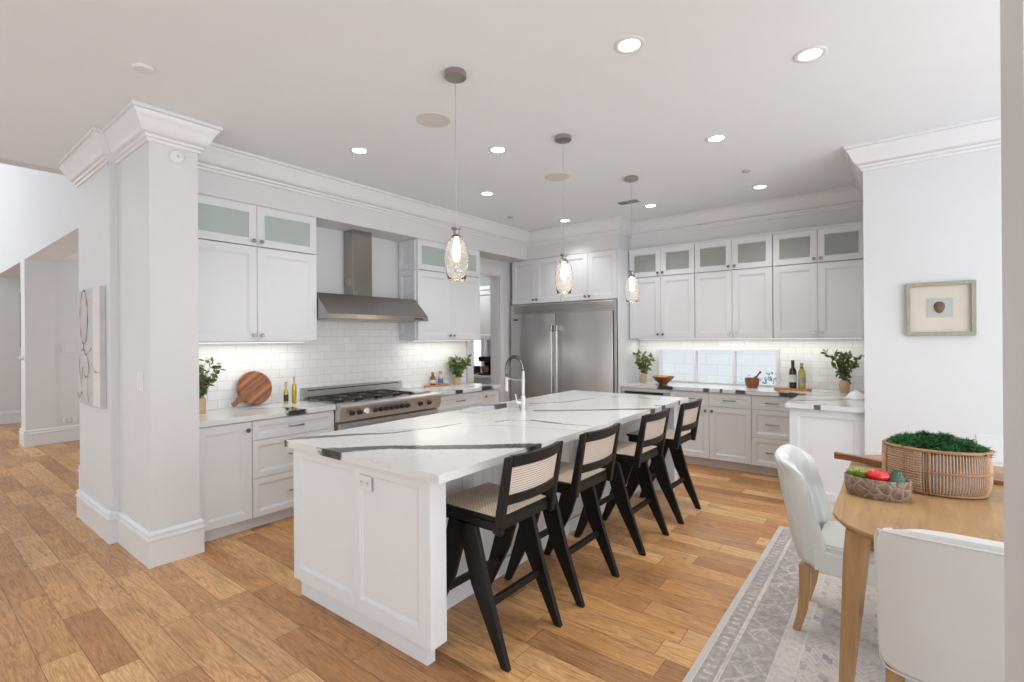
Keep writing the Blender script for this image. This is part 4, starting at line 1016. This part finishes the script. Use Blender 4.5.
plate('light_switch', 'switch plate on the hall corridor wall', 'switch', (-9.848, 1.74, 1.40), R90, 'switch', .17, .12)
plate('wall_outlet', 'white outlet low on the hall corridor wall', 'outlet', (-9.848, 1.74, .32), R90, 'outlet', .17, .08)
plate('wall_outlet', 'wide white cover plate on the right wall behind the basket', 'outlet', (.505, 4.88, .69), 0, 'blank', .14, .19)
b = B(); mt = Matrix.Translation((-9.93, HY, 1.27)) @ Matrix.Rotation(PI/2, 4, 'X'); lathe(b, [(.035, 0), (.035, .02), (.02, .05)], seg=16, mtx=mt); tag(obj('wall_fitting', b, plastic_w, None, 35), 'small round white fitting on the hall pier', 'fitting')
r = thing('dark_framed_panel', 'narrow dark-framed panel on the far corridor wall', 'picture', (-13.3, 1.83, 1.9), R90)  # dark frame around a grey print
b = B(); box(b, -.2, .2, -.03, 0, -.5, .55, .004); obj('frame', b, blackm, r); b = B(); box(b, -.17, .17, -.032, -.029, -.46, .51); obj('picture', b, M('muted_grey_print', (.25, .25, .25), .6, mottled=.2), r)
r = thing('wall_hook', 'small black metal fitting on the near wall end, cut by the right edge', 'fitting', (.181, 1.24, 1.70))
b = B(); mt = Matrix.Translation((0, 0, -.003)) @ Matrix.Rotation(PI/2, 4, 'X'); lathe(b, [(.010, 0), (.010, .012), (.006, .018)], seg=12, mtx=mt); lathe(b, [(.005, 0), (.005, .010)], seg=10, mtx=Matrix.Translation((.002, 0, .027)) @ Matrix.Rotation(PI/2, 4, 'X')); obj('mount', b, blackm, r)
b = B(); tube(b, [(.002, -.012, .024), (.006, -.014, .012), (.002, -.012, 0)], .003, 8); obj('hook', b, blackm, r)

# ================================================================== COUNTERTOP THINGS
def bottle(name, label, loc, prof, m, lab=None, cap=None, group=None, seg=20, s=1.):
    r = thing(name, label, 'bottle', loc, 0, group)
    b = B(); lathe(b, [(a*s, z*s) for a, z in prof], seg=seg); obj('glass', b, m, r, 40)
    if lab:
        for (z0, z1, lm) in lab:
            rad = max(a for a, z in prof)*s+.0006
            b = B(); lathe(b, [(rad, z0*s), (rad, z1*s)], seg=seg, cap=False); obj('paper_label', b, lm, r, True)
    if cap:
        z0, z1, rad, cm = cap; b = B(); lathe(b, [(rad*s, z0*s), (rad*s, z1*s), (rad*.9*s, z1*s+.001)], seg=14); obj('cap', b, cm, r, 40)
    return r
def plant(label, loc, potprof, potm, stems, spread, height, leaves, lm, lsize, seed, lean=(0, 0), clip=None, group='leafy plants in small vases'):
    rnd_ = random.Random(seed)
    r = thing('potted_plant', label, 'plant', loc, 0, group)
    b = B(); lathe(b, potprof, seg=24); obj('vase', b, potm, r, 35)
    zt = potprof[-1][1]-.01 if potprof[-1][1] > .05 else potprof[-2][1]
    bs = B(); bl = B()
    for k in range(stems):
        a = 2*PI*k/stems+rnd_.uniform(-.4, .4); q = rnd_.uniform(.25, 1)*spread; hh = height*rnd_.uniform(.62, 1)
        e = Vector((q*math.cos(a)+lean[0], q*math.sin(a)+lean[1], zt+hh)); m_ = Vector((e.x*.25, e.y*.25, zt+hh*.55))
        if clip: e.x = max(clip[0], min(clip[1], e.x)); e.y = max(clip[2], min(clip[3], e.y))
        pts = []
        for i in range(9):
            t_ = i/8; pts.append((1-t_)**2*Vector((rnd_.uniform(-.005, .005), rnd_.uniform(-.005, .005), zt-.05))+2*t_*(1-t_)*m_+t_*t_*e)
        tube(bs, pts, [.0022*(1-.6*i/8) for i in range(9)], 5)
        for i in range(leaves):
            t_ = rnd_.uniform(.35, 1.0); p_ = pts[min(8, int(t_*8))]+Vector([rnd_.uniform(-.006, .006) for _ in range(3)])
            d = Vector((rnd_.gauss(0, 1), rnd_.gauss(0, 1), rnd_.gauss(.25, .7))).normalized(); L = lsize*rnd_.uniform(.6, 1.15); wv = d.cross(Vector((rnd_.gauss(0, 1), rnd_.gauss(0, 1), rnd_.gauss(0, 1)))).normalized()*L*.28; up_ = d.cross(wv).normalized()*L*.08
            if clip and not (clip[0] < (p_+d*L).x < clip[1] and clip[2] < (p_+d*L).y < clip[3]): continue
            vs = [bl.verts.new(v) for v in (p_, p_+d*L*.35+wv+up_, p_+d*L*.7+wv*.8+up_, p_+d*L, p_+d*L*.7-wv*.8+up_, p_+d*L*.35-wv+up_, p_+d*L*.5-up_)]
            for a1_, a2_ in ((0, 1), (1, 2), (2, 3), (3, 4), (4, 5), (5, 0)): bl.faces.new((vs[a1_], vs[a2_], vs[6]))
    obj('stems', bs, stem_m, r, True); obj('foliage', bl, lm, r)
    return r
potA = [(.030, 0), (.036, .004), (.040, .04), (.041, .085), (.034, .108), (.027, .118), (.030, .125), (.024, .125), (.022, .10)]
potB = [(.034, 0), (.040, .004), (.046, .03), (.050, .075), (.046, .105), (.032, .118), (.030, .128), (.024, .128), (.022, .10)]
plant('leafy olive-green plant in a pale wood vase beside the column', (-4.455, 1.585, .914), [(.040, 0), (.044, .004), (.046, .06), (.046, .115), (.042, .122), (.036, .122), (.034, .09)], lightwood, 11, .15, .38, 14, leaf_m, .055, 3, (.02, .05), (-.13, .3, -.16, .3))
plant('bushy green plant in a pale wood vase beside the pantry doorway', (-4.46, 4.545, .914), [(.040, 0), (.043, .004), (.045, .05), (.045, .095), (.040, .1), (.034, .1), (.032, .08)], lightwood, 14, .22, .34, 20, leaf2_m, .070, 5, (.02, .02), (-.13, .4, -.4, .4))
plant('leafy plant in a small pale vase beside the refrigerator panel', (-2.625, 6.14, .914), potA, lightwood, 12, .19, .36, 14, leaf2_m, .062, 8, (-.01, -.02), (-.13, .3, -.4, .15))
plant('leafy plant in a round pale wood vase on the right end of the counter', (-.447, 6.17, .914), potB, lightwood, 15, .24, .38, 15, leaf_m, .062, 12, (.0, -.01), (-.5, .21, -.3, .15))
# round board leaning on tiles: disc in local XZ... built flat (x,y) then tilted
r = thing('cutting_board', 'round acacia cutting board with handle leaning on the tiles left of the range', 'cutting board', (-4.525, 2.052, .914+.160))
r.rotation_euler = Euler((math.radians(0), 0, 0))
b = B(); mt = Matrix.Rotation(math.radians(-12), 4, 'Y') @ Matrix.Rotation(PI/2, 4, 'Y') @ Matrix.Rotation(math.radians(0), 4, 'Z')
# local plan: X' = down, Y' = along wall
R_ = .150; out = []
hd = math.radians(-42)  # handle direction (Y' negative, X' positive = down)
for i in range(48):
    a = 2*PI*i/48; out.append((R_*math.cos(a), R_*math.sin(a)))
lathe(b, [(R_, -.009), (R_+.002, 0), (R_, .009)], seg=48, mtx=mt, cap=True)
lathe(b, [(R_-.002, .009), (R_-.006, .014), (R_-.016, .012), (R_-.018, .009)], seg=48, mtx=mt, cap=False)
obj('board', b, acacia_str, r, 35)
hdv = Vector((.56, -.83)); pv = Vector((-hdv.y, hdv.x))      # down and towards the column
pts_ = [(.04, .012), (.07, .020), (.10, .028), (.135, .034), (.16, .026), (.185, .020), (.212, .018), (.232, .021), (.240, .016)]
poly = [tuple(hdv*d+pv*w) for d, w in pts_]+[tuple(hdv*d-pv*w) for d, w in reversed(pts_)]
b = B(); prism(b, poly, -.004, .022, mt); obj('handle', b, acacia, r, 35)
oilp = [(.018, 0), (.020, .004), (.020, .10), (.017, .118), (.008, .135), (.007, .175), (.009, .177), (.009, .185)]
bottle('oil_bottle', 'short yellow-green oil bottle with dark label by the round board', (-4.43, 2.288, .914), oilp, oily, [(.025, .085, paperd)], (.185, .197, .009, cork), 'oil bottles', s=1.02)
bottle('oil_bottle', 'taller golden oil bottle with cork next to the range', (-4.43, 2.366, .914), [(.018, 0), (.021, .004), (.021, .15), (.017, .168), (.008, .185), (.007, .22), (.009, .222), (.009, .23)], oilg, None, (.23, .243, .009, cork), 'oil bottles', s=1.0)
b = B(); prism(b, [(-4.53+.08*math.cos(a)*1.0, 4.26+.20*math.sin(a)) for a in [2*PI*i/32 for i in range(32)]], .9145, .932, bev=.003)
tag(obj('serving_board', b, traywood, None, 35), 'oval orange-brown serving board under two small bottles right of the range', 'board')
sp = [(.022, 0), (.025, .004), (.026, .06), (.022, .08), (.012, .092), (.011, .10), (.015, .102), (.015, .108)]
bottle('spice_bottle', 'small brown spice bottle with pale label on the oval board', (-4.53, 4.195, .932), sp, brownb, [(.018, .05, paperw)], (.108, .125, .015, cork), 'small bottles on the oval board', s=1.3)
bottle('spice_bottle', 'small clear bottle with blue label on the oval board', (-4.53, 4.325, .932), sp, clearb, [(.012, .055, paperb)], (.108, .125, .015, cork), 'small bottles on the oval board', s=1.3)
# back counter
r = thing('wooden_bowl', 'flared dark wooden bowl of orange fruit on the back counter', 'bowl', (-2.33, 6.05, .914))
b = B(); lathe(b, [(.048, 0), (.053, .010), (.065, .02), (.105, .055), (.142, .096), (.137, .098), (.096, .060), (.05, .028), (.0001, .024)], seg=36, cap=False); obj('bowl', b, acacia_d, r, 50)
for k in range(6):
    a = 2*PI*k/6; rr_ = .052 if k else 0
    b = B(); lathe(b, [(.0001, -.026), (.016, -.021), (.026, 0), (.016, .021), (.0001, .026)], seg=14, cap=False)
    tag(obj('fruit', b, fruit_m, None, True, (-2.33+rr_*math.cos(a), 6.05+rr_*math.sin(a), .914+.074+(.012 if not k else 0))), 'small orange fruit in the dark wooden bowl', 'fruit', 'fruit in the dark wooden bowl')
r = thing('mortar', 'dark wooden mortar on the counter in front of the right window pane', 'mortar', (-1.335, 6.20, .914))
b = B(); lathe(b, [(.056, 0), (.060, .006), (.058, .015), (.072, .04), (.078, .08), (.076, .112), (.069, .112), (.066, .075), (.046, .042), (.0001, .036)], seg=30, cap=False); obj('cup', b, acacia_d, r, 50)
b = B(); tube(b, [(0, 0, 0), (.06, 0, .085), (.075, 0, .107), (.09, 0, .128), (.098, 0, .139)], [.016, .010, .009, .014, .008], 12)
tag(obj('pestle', b, acacia_d, None, 40, (-1.340, 6.20, .967)), 'wooden pestle leaning in the mortar', 'pestle')
b = B(); poly = [(-.15+.055*math.cos(a), .055*math.sin(a)) for a in [PI/2+PI*i/10 for i in range(11)]]+[(.14, -.075), (.16, -.06), (.16, .06), (.14, .075)]
prism(b, poly, .0, .022, Matrix.Translation((-.90, 6.16, .9145)), .004); tag(obj('serving_board', b, traywood, None, 35), 'thick wooden serving board under the two wine bottles', 'board')
wp_ = [(.034, 0), (.037, .005), (.037, .175), (.033, .20), (.016, .225), (.0145, .285), (.016, .287), (.016, .30)]
bottle('wine_bottle', 'dark red wine bottle with white label on the serving board', (-.915, 6.16, .937), wp_, wined, [(.065, .145, paperw)], (.25, .303, .017, paperd), 'wine bottles', s=1.0)
bottle('wine_bottle', 'pale yellow wine bottle on the serving board', (-.83, 6.16, .937), [(.034, 0), (.038, .005), (.038, .15), (.033, .19), (.016, .225), (.0145, .265), (.016, .267), (.016, .285)], winey, [(.06, .13, clearb)], (.222, .237, .0165, paperd), 'wine bottles', s=.97)
b = B()
for i in range(14):
    pass
rings = []
for k in range(7):
    t_ = k/6; rad = .085*(1-t_)**.8+.004
    rings.append([b.verts.new((rad*math.cos(a)*(1+.18*math.sin(5*a+k)), rad*math.sin(a)*(1+.15*math.cos(4*a)), .10*t_*(1-.2*t_))) for a in [2*PI*i/26 for i in range(26)]])
for a_, c_ in zip(rings, rings[1:]):
    for i in range(26): j = (i+1) % 26; b.faces.new((a_[i], a_[j], c_[j], c_[i]))
b.faces.new(rings[0][::-1]); b.faces.new(rings[-1]); tag(obj('folded_cloth', b, cloth_w, None, True, (-.315, 5.60, .9145)), 'white cloth bunched on the counter return against the right wall', 'cloth')

# ================================================================== DINING CORNER
b = B(); box(b, RX0, RX1, RY0, RY1, .0005, .009, .002); tag(obj('area_rug', b, rug_m), 'faded grey patterned area rug under the dining table', 'rug')
TX0, TX1, TY0, TY1 = -.228, .75, 2.235, 3.88
r = thing('dining_table', 'oak dining table with rounded corners and splayed legs', 'table', ((TX0+TX1)/2, (TY0+TY1)/2, .0))
cx_, cy_ = (TX0+TX1)/2, (TY0+TY1)/2; hw, hl, rc_ = (TX1-TX0)/2, (TY1-TY0)/2, .28
def rrect(hw, hl, rc_, n=10):
    P_ = []
    for sx, sy, a0 in ((1, 1, 0), (-1, 1, PI/2), (-1, -1, PI), (1, -1, 3*PI/2)):
        for i in range(n+1):
            a = a0+PI/2*i/n; P_.append((sx*(hw-rc_)+rc_*math.cos(a), sy*(hl-rc_)+rc_*math.sin(a)))
    return P_
b = B(); lo, hi = rrect(hw-.018, hl-.018, rc_-.01), rrect(hw, hl, rc_)
v0 = [b.verts.new((x, y, .728)) for x, y in lo]; v1 = [b.verts.new((x, y, .748)) for x, y in hi]; v2 = [b.verts.new((x, y, .757)) for x, y in hi]; v3 = [b.verts.new((x*.996, y*.997, .760)) for x, y in hi]
n = len(v0); b.faces.new(v0[::-1]); b.faces.new(v3)
for a_, c_ in ((v0, v1), (v1, v2), (v2, v3)):
    for i in range(n): j = (i+1) % n; b.faces.new((a_[i], a_[j], c_[j], c_[i]))
obj('tabletop', b, oak_y, r, 35)
b = B(); ax, ay = hw-.095, hl-.165
for q in ((-ax, ax, -ay-.011, -ay+.011), (-ax, ax, ay-.011, ay+.011), (-ax-.011, -ax+.011, -ay, ay), (ax-.011, ax+.011, -ay, ay)): box(b, *q, .655, .728, .001)
obj('apron', b, oak_y, r)
for sx in (-1, 1):
    for sy in (-1, 1):
        b = B(); x, y = sx*(hw-.095), sy*(hl-.165); fx_, fy_ = sx*(hw-.045), sy*(hl-.14)
        rings = []
        for z, px_, py_, s_ in ((.728, x, y, .042), (.62, x+sx*.008, y+sy*.004, .043), (.011, fx_, fy_, .021)):
            rings.append([b.verts.new((px_+s_*q[0]*(1 if abs(q[0]) == abs(q[1]) else 1), py_+s_*q[1], z)) for q in ((-1, -.6), (-.6, -1), (.6, -1), (1, -.6), (1, .6), (.6, 1), (-.6, 1), (-1, .6))])
        for a_, c_ in zip(rings, rings[1:]):
            for i in range(8): j = (i+1) % 8; b.faces.new((a_[i], a_[j], c_[j], c_[i]))
        b.faces.new(rings[0]); b.faces.new(rings[-1][::-1]); obj('leg', b, oak_z, r, 30)

def grid_solid(b, fn, nu, nv, th):
    """shell from fn(u,v)->(pos); offset by th along normals"""
    V = [[fn(i/nu, j/nv) for j in range(nv+1)] for i in range(nu+1)]
    N = [[None]*(nv+1) for _ in range(nu+1)]
    for i in range(nu+1):
        for j in range(nv+1):
            du = V[min(i+1, nu)][j]-V[max(i-1, 0)][j]; dv = V[i][min(j+1, nv)]-V[i][max(j-1, 0)]; N[i][j] = du.cross(dv).normalized()
    A = [[b.verts.new(V[i][j]) for j in range(nv+1)] for i in range(nu+1)]; C = [[b.verts.new(V[i][j]+N[i][j]*th(i/nu, j/nv)) for j in range(nv+1)] for i in range(nu+1)]
    for i in range(nu):
        for j in range(nv):
            b.faces.new((A[i][j], A[i+1][j], A[i+1][j+1], A[i][j+1])); b.faces.new((C[i][j], C[i][j+1], C[i+1][j+1], C[i+1][j]))
    for i in range(nu): b.faces.new((A[i][0], C[i][0], C[i+1][0], A[i+1][0])); b.faces.new((A[i][nv], A[i+1][nv], C[i+1][nv], C[i][nv]))
    for j in range(nv): b.faces.new((A[0][j], A[0][j+1], C[0][j+1], C[0][j])); b.faces.new((A[nu][j], C[nu][j], C[nu][j+1], A[nu][j+1]))

def add_subsurf(o, lv=1):
    m_ = o.modifiers.new('smooth', 'SUBSURF'); m_.levels = lv; m_.render_levels = lv
# chair 1: barrel-sided slipper chair. local: front +x, back at x=0
def lerp_tab(tab, z):
    if z <= tab[0][0]: return tab[0][1]
    for (a, x), (c, y) in zip(tab, tab[1:]):
        if z <= c: k = (z-a)/(c-a); return x+(y-x)*(k*k*(3-2*k)*.5+k*.5)
    return tab[-1][1]
def sm(k): k = max(0, min(1, k)); return k*k*(3-2*k)
def side_chair(label, loc, rz, m, wtop, wbot, depth, ztop, xo, xf, bz, rnd, flat, sx0, zb=.335, group='upholstered dining chairs'):
    """xo / xf: tables of (z, x) for the outer back plane and the front edge of the wings"""
    r = thing('dining_chair', label, 'chair', loc, rz, group)
    def back(u, v):
        z = bz+(ztop-bz)*v
        s_ = (u-.5)*2; a = abs(s_); fr = .72 if rnd > .03 else .92
        hw_ = (wbot+(wtop-wbot)*v)/2; e_ = min(v, 1-v)*(ztop-bz)
        if e_ < rnd: hw_ -= rnd*(1-math.sqrt(max(0, 1-(1-e_/rnd)**2)))
        y = math.copysign(hw_*(1-max(0, 1-a/fr)**flat), s_) if a < fr else math.copysign(hw_, s_)
        o_, f_ = lerp_tab(xo, z), xf(z)
        x = o_+(f_-o_)*max(0, (a-.15)/.85)**2.1
        top = .014*(1-a**3)*max(0, (v-.9)/.1)
        return Vector((x, y, z+top))
    b = B(); grid_solid(b, back, 36, 18, lambda u, v: .080*(1-.2*v)*(1-.5*max(0, (abs(u-.5)*2-.85)/.15)))
    o_ = obj('back_shell', b, m, r, 60); add_subsurf(o_)
    b2 = B()
    if rnd > .03:     # welt around the outside of the back
        pth = [(.13, v/12) for v in range(1, 12)]+[(.13+.74*k/20, .965) for k in range(21)]+[(.87, 1-v/12) for v in range(1, 12)]+[(.87-.74*k/20, .03) for k in range(21)]
        tube(b2, [back(u, v)+Vector((-.001, 0, 0)) for u, v in pth], .0035, 6, closed=True)
        obj('piping', b2, m, r, True)
    else:
        for u in (.17, .83):
            b2 = B(); tube(b2, [back(u, i/20)+Vector((-.0005, math.copysign(.001, u-.5), 0)) for i in range(21)], .003, 6); obj('piping', b2, m, r, True)
    b = B(); hwb = wbot/2-.002
    P_ = [(sx0, -hwb), (depth-.05, -hwb), (depth-.01, -hwb*.86), (depth, 0), (depth-.01, hwb*.86), (depth-.05, hwb), (sx0, hwb)]
    prism(b, P_, zb, .462, bev=.018); obj('seat', b, m, r, 45)
    b = B(); prism(b, [(max(x, sx0+.005)*.985, y*.93) for x, y in P_], .452, .478, bev=.012); obj('seat_cushion', b, m, r, 45)
    for sy in (-1, 1):
        b = B(); lx = sx0-.045; Pt = [Vector((lx, sy*(hwb-.035), zb+.02)), Vector((lx, sy*(hwb-.036), .24)), Vector((lx-.012, sy*(hwb-.040), .12)), Vector((lx-.040, sy*(hwb-.048), .010))]
        rings = []
        for p_, q_s in zip(Pt, (.025, .024, .021, .018)): rings.append([b.verts.new(p_+Vector((q_s*q[0], q_s*q[1], 0))) for q in ((-1, -1), (1, -1), (1, 1), (-1, 1))])
        for a_, c_ in zip(rings, rings[1:]):
            for i in range(4): j = (i+1) % 4; b.faces.new((a_[i], a_[j], c_[j], c_[i]))
        b.faces.new(rings[0]); b.faces.new(rings[-1][::-1]); bmesh.ops.bevel(b, geom=list(b.edges), offset=.004, segments=2, affect='EDGES'); obj('leg', b, oak_z, r, 50)
        b = B(); yc = sy*(hwb-.045); hexa(b, [(depth-.068, yc-.017, .010), (depth-.034, yc-.017, .010), (depth-.034, yc+.017, .010), (depth-.068, yc+.017, .010)],
                       [(depth-.085, yc-.024, zb+.01), (depth-.037, yc-.024, zb+.01), (depth-.037, yc+.024, zb+.01), (depth-.085, yc+.024, zb+.01)], .003); obj('leg', b, oak_z, r)
    return r
side_chair('light grey upholstered dining chair with tapered sides at the left of the table', (-.405, 3.055, 0), 0, leather, .43, .46, .50, .875,
    [(.335, -.018), (.50, -.065), (.76, -.111), (.90, -.138)], lambda z: .125-.27*max(0, z-.44)-.07*sm((z-.80)/.075), .335, .03, 1.5, .07)
side_chair('pale upholstered dining chair seen from behind at the near end of the table', (.218, 2.03, 0), R90, linen, .575, .55, .50, .885,
    [(.42, -.02), (.60, -.045), (.90, -.075)], lambda z: .08-.08*(z-.42)/.46, .392, .045, 1.6, .10, .39)

# basket with moss on the table
BX, BY, BA, BB = .131, 3.12, .198, .148
r = thing('basket', 'large oval rattan basket with whitewashed liner on the dining table', 'basket', (BX, BY, .7605))
def el(a, k, z): return Vector((BA*k*math.cos(a), BB*k*math.sin(a), z))
def kz(z): return .86+.14*min(1, (z/.05))**.6 if z < .05 else 1.0-.02*((z-.1)/.1)**2
b = B()
NS = 104
for i in range(NS):
    a = 2*PI*i/NS; tube(b, [el(a, kz(z), z) for z in (.004, .012, .03, .06, .12, .17, .205)], .0032, 5)
obj('uprights', b, rattan, r, True)
b = B()
for z, rad in ((.008, .006), (.108, .0038), (.112, .0038), (.205, .0085)): tube(b, [el(2*PI*i/72, kz(z)*1.008, z) for i in range(72)], rad, 7, closed=True)
obj('hoops', b, rattan_d, r, True)
b = B()      # dense horizontal lacing on the left end
for k in range(17):
    z = .016+k*.0112
    tube(b, [el(math.radians(d), kz(z)*1.016, z+.0015*math.sin(k)) for d in range(150, 262, 7)], .0036, 6)
obj('horizontal_weave', b, rattan, r, True)
b = B()
for d in (172, 205, 236, 262):
    a = math.radians(d); tube(b, [el(a, kz(z)*1.03, z) for z in (.006, .03, .06, .12, .17, .205)], .0042, 6)
obj('posts', b, rattan_d, r, True)
b = B(); lathe(b, [(.80, .004), (.90, .03), (.955, .08), (.955, .19), (.92, .19), (.92, .185), (.0001, .185)], seg=48, sx=BA, sy=BB, cap=False); obj('liner', b, galv, r, 50)
b = B(); rm = random.Random(4)
for i in range(6500):
    a = rm.uniform(0, 2*PI); q = math.sqrt(rm.random()); x, y = BA*.93*q*math.cos(a), BB*.93*q*math.sin(a)
    z = .198+.052*(1-q*q)+.018*math.sin(x*40)*math.cos(y*50); p_ = Vector((x, y, z-.008))
    d = Vector((rm.gauss(0, .8)+x*2, rm.gauss(0, .8)+y*2, rm.uniform(.3, 1))).normalized(); L = rm.uniform(.014, .036); w_ = d.cross(Vector((rm.gauss(0, 1), rm.gauss(0, 1), .3))).normalized()*.0022
    m_ = p_+d*L*.6; e = m_+Vector((d.x*.6+rm.gauss(0, .4), d.y*.6+rm.gauss(0, .4), d.z*.3)).normalized()*L*.6
    v = [b.verts.new(q_) for q_ in (p_-w_, p_+w_, m_+w_, e, m_-w_)]; b.faces.new(v)
n0 = 30; rings = []
for k in range(6):
    q = 1-k/5*.98; rings.append([b.verts.new((BA*.93*q*math.cos(2*PI*i/n0), BB*.93*q*math.sin(2*PI*i/n0), .188+.052*(1-q*q))) for i in range(n0)])
for a_, c_ in zip(rings, rings[1:]):
    for i in range(n0): j = (i+1) % n0; b.faces.new((a_[i], a_[j], c_[j], c_[i]))
tag(obj('moss', b, moss_m, None, False, (BX, BY, .7605)), 'deep green moss mounded in the oval basket', 'moss', kind='stuff')
# paddle board behind
r = thing('paddle_board', 'long acacia paddle board with handle overhanging behind the basket', 'board', (.12, 3.47, .7605))
b = B(); poly = rrect(.30, .085, .03, 5); prism(b, [(x+.10, y) for x, y in poly], 0, .024, bev=.004); obj('board', b, acacia, r, 35)
b = B(); N = 14; rows = []
for i in range(N+1):
    t_ = i/N; x = -.19-.235*t_; w_ = .034-.016*math.sin(min(1, t_*1.5)*PI/2)+.004*(t_ > .8); zc = .0175+.020*t_**.7; th_ = .016
    rows.append([b.verts.new((x, -w_, zc-th_)), b.verts.new((x, w_, zc-th_)), b.verts.new((x, w_, zc+th_)), b.verts.new((x, -w_, zc+th_))])
for a_, c_ in zip(rows, rows[1:]):
    for k in range(4): j = (k+1) % 4; b.faces.new((a_[k], a_[j], c_[j], c_[k]))
b.faces.new(rows[0]); b.faces.new(rows[-1][::-1]); obj('handle', b, acacia, r, 40)
# carved bowl
CX, CY = -.085, 2.835
r = thing('carved_bowl', 'oval carved wooden bowl with faceted sides at the near corner of the table', 'bowl', (CX, CY, .7605))
b = B(); lathe(b, [(.86, 0), (.90, .004), (.98, .03), (1.0, .06), (.99, .088), (.965, .090), (.93, .086), (.90, .04), (.0001, .022)], seg=48, sx=.127, sy=.085, cap=False); obj('bowl', b, carved, r, 50)
r = thing('lettuce', 'frilly pale green lettuce at the left of the carved bowl', 'lettuce', (CX-.076, CY+.005, .835)); b = B(); rm = random.Random(9)
for i in range(120):
    a = rm.uniform(0, 2*PI); q = rm.random()**.5*.030; p_ = Vector((q*math.cos(a), q*math.sin(a), rm.uniform(-.02, .02))); d = Vector((math.cos(a)*.7+rm.gauss(0, .3), math.sin(a)*.7+rm.gauss(0, .3), rm.uniform(.4, 1.1))).normalized()*rm.uniform(.015, .032)
    w_ = d.cross(Vector((0, 0, 1))).normalized()*.010; v = [b.verts.new(x_) for x_ in (p_, p_+d*.6+w_, p_+d+w_*.3+Vector((0, 0, .003)), p_+d*.95-w_*.5, p_+d*.6-w_)]; b.faces.new(v)
obj('leaves', b, lettuce_m, r)
r = thing('red_pepper', 'glossy red bell pepper in the middle of the carved bowl', 'pepper', (CX+.006, CY-.012, .855)); b = B(); rings = []
for k in range(11):
    ph = PI*k/10; rings.append([b.verts.new((.036*math.sin(ph)*math.cos(a)*(1+.13*math.cos(4*a))*1.25, .034*math.sin(ph)*math.sin(a)*(1+.13*math.cos(4*a)), -.030*math.cos(ph)*(1-.25*math.sin(ph)**8)-(.008 if k > 9 else 0))) for a in [2*PI*i/28 for i in range(28)]])
for a_, c_ in zip(rings, rings[1:]):
    for i in range(28): j = (i+1) % 28; b.faces.new((a_[i], a_[j], c_[j], c_[i]))
obj('flesh', b, pepper_m, r, True)
b = B(); tube(b, [(0, 0, .018), (.004, .002, .030), (.014, .004, .038)], [.007, .004, .004], 8); obj('stem', b, leaf2_m, r, True)
r = thing('artichoke', 'blue-green artichoke at the right of the carved bowl', 'artichoke', (CX+.072, CY-.006, .842)); b = B()
for k in range(6):
    n_ = 9; z = -.018+k*.009; q = .030*math.cos(k/6*1.3)
    for i in range(n_):
        a = 2*PI*(i+.5*(k % 2))/n_; c0 = Vector((q*math.cos(a), q*math.sin(a), z)); o1 = Vector((math.cos(a), math.sin(a), 0)); s_ = Vector((-math.sin(a), math.cos(a), 0))*.010
        v = [b.verts.new(x_) for x_ in (c0-s_, c0+o1*.004-s_*.2, c0+s_, c0+s_*.8+o1*.004+Vector((0, 0, .010)), c0+o1*-.002+Vector((0, 0, .022)), c0-s_*.8+o1*.004+Vector((0, 0, .010)))]; b.faces.new(v)
lathe(b, [(.0001, -.024), (.026, -.015), (.029, 0), (.020, .018), (.0001, .028)], seg=16, cap=False); obj('leaves', b, arti_m, r, 40)
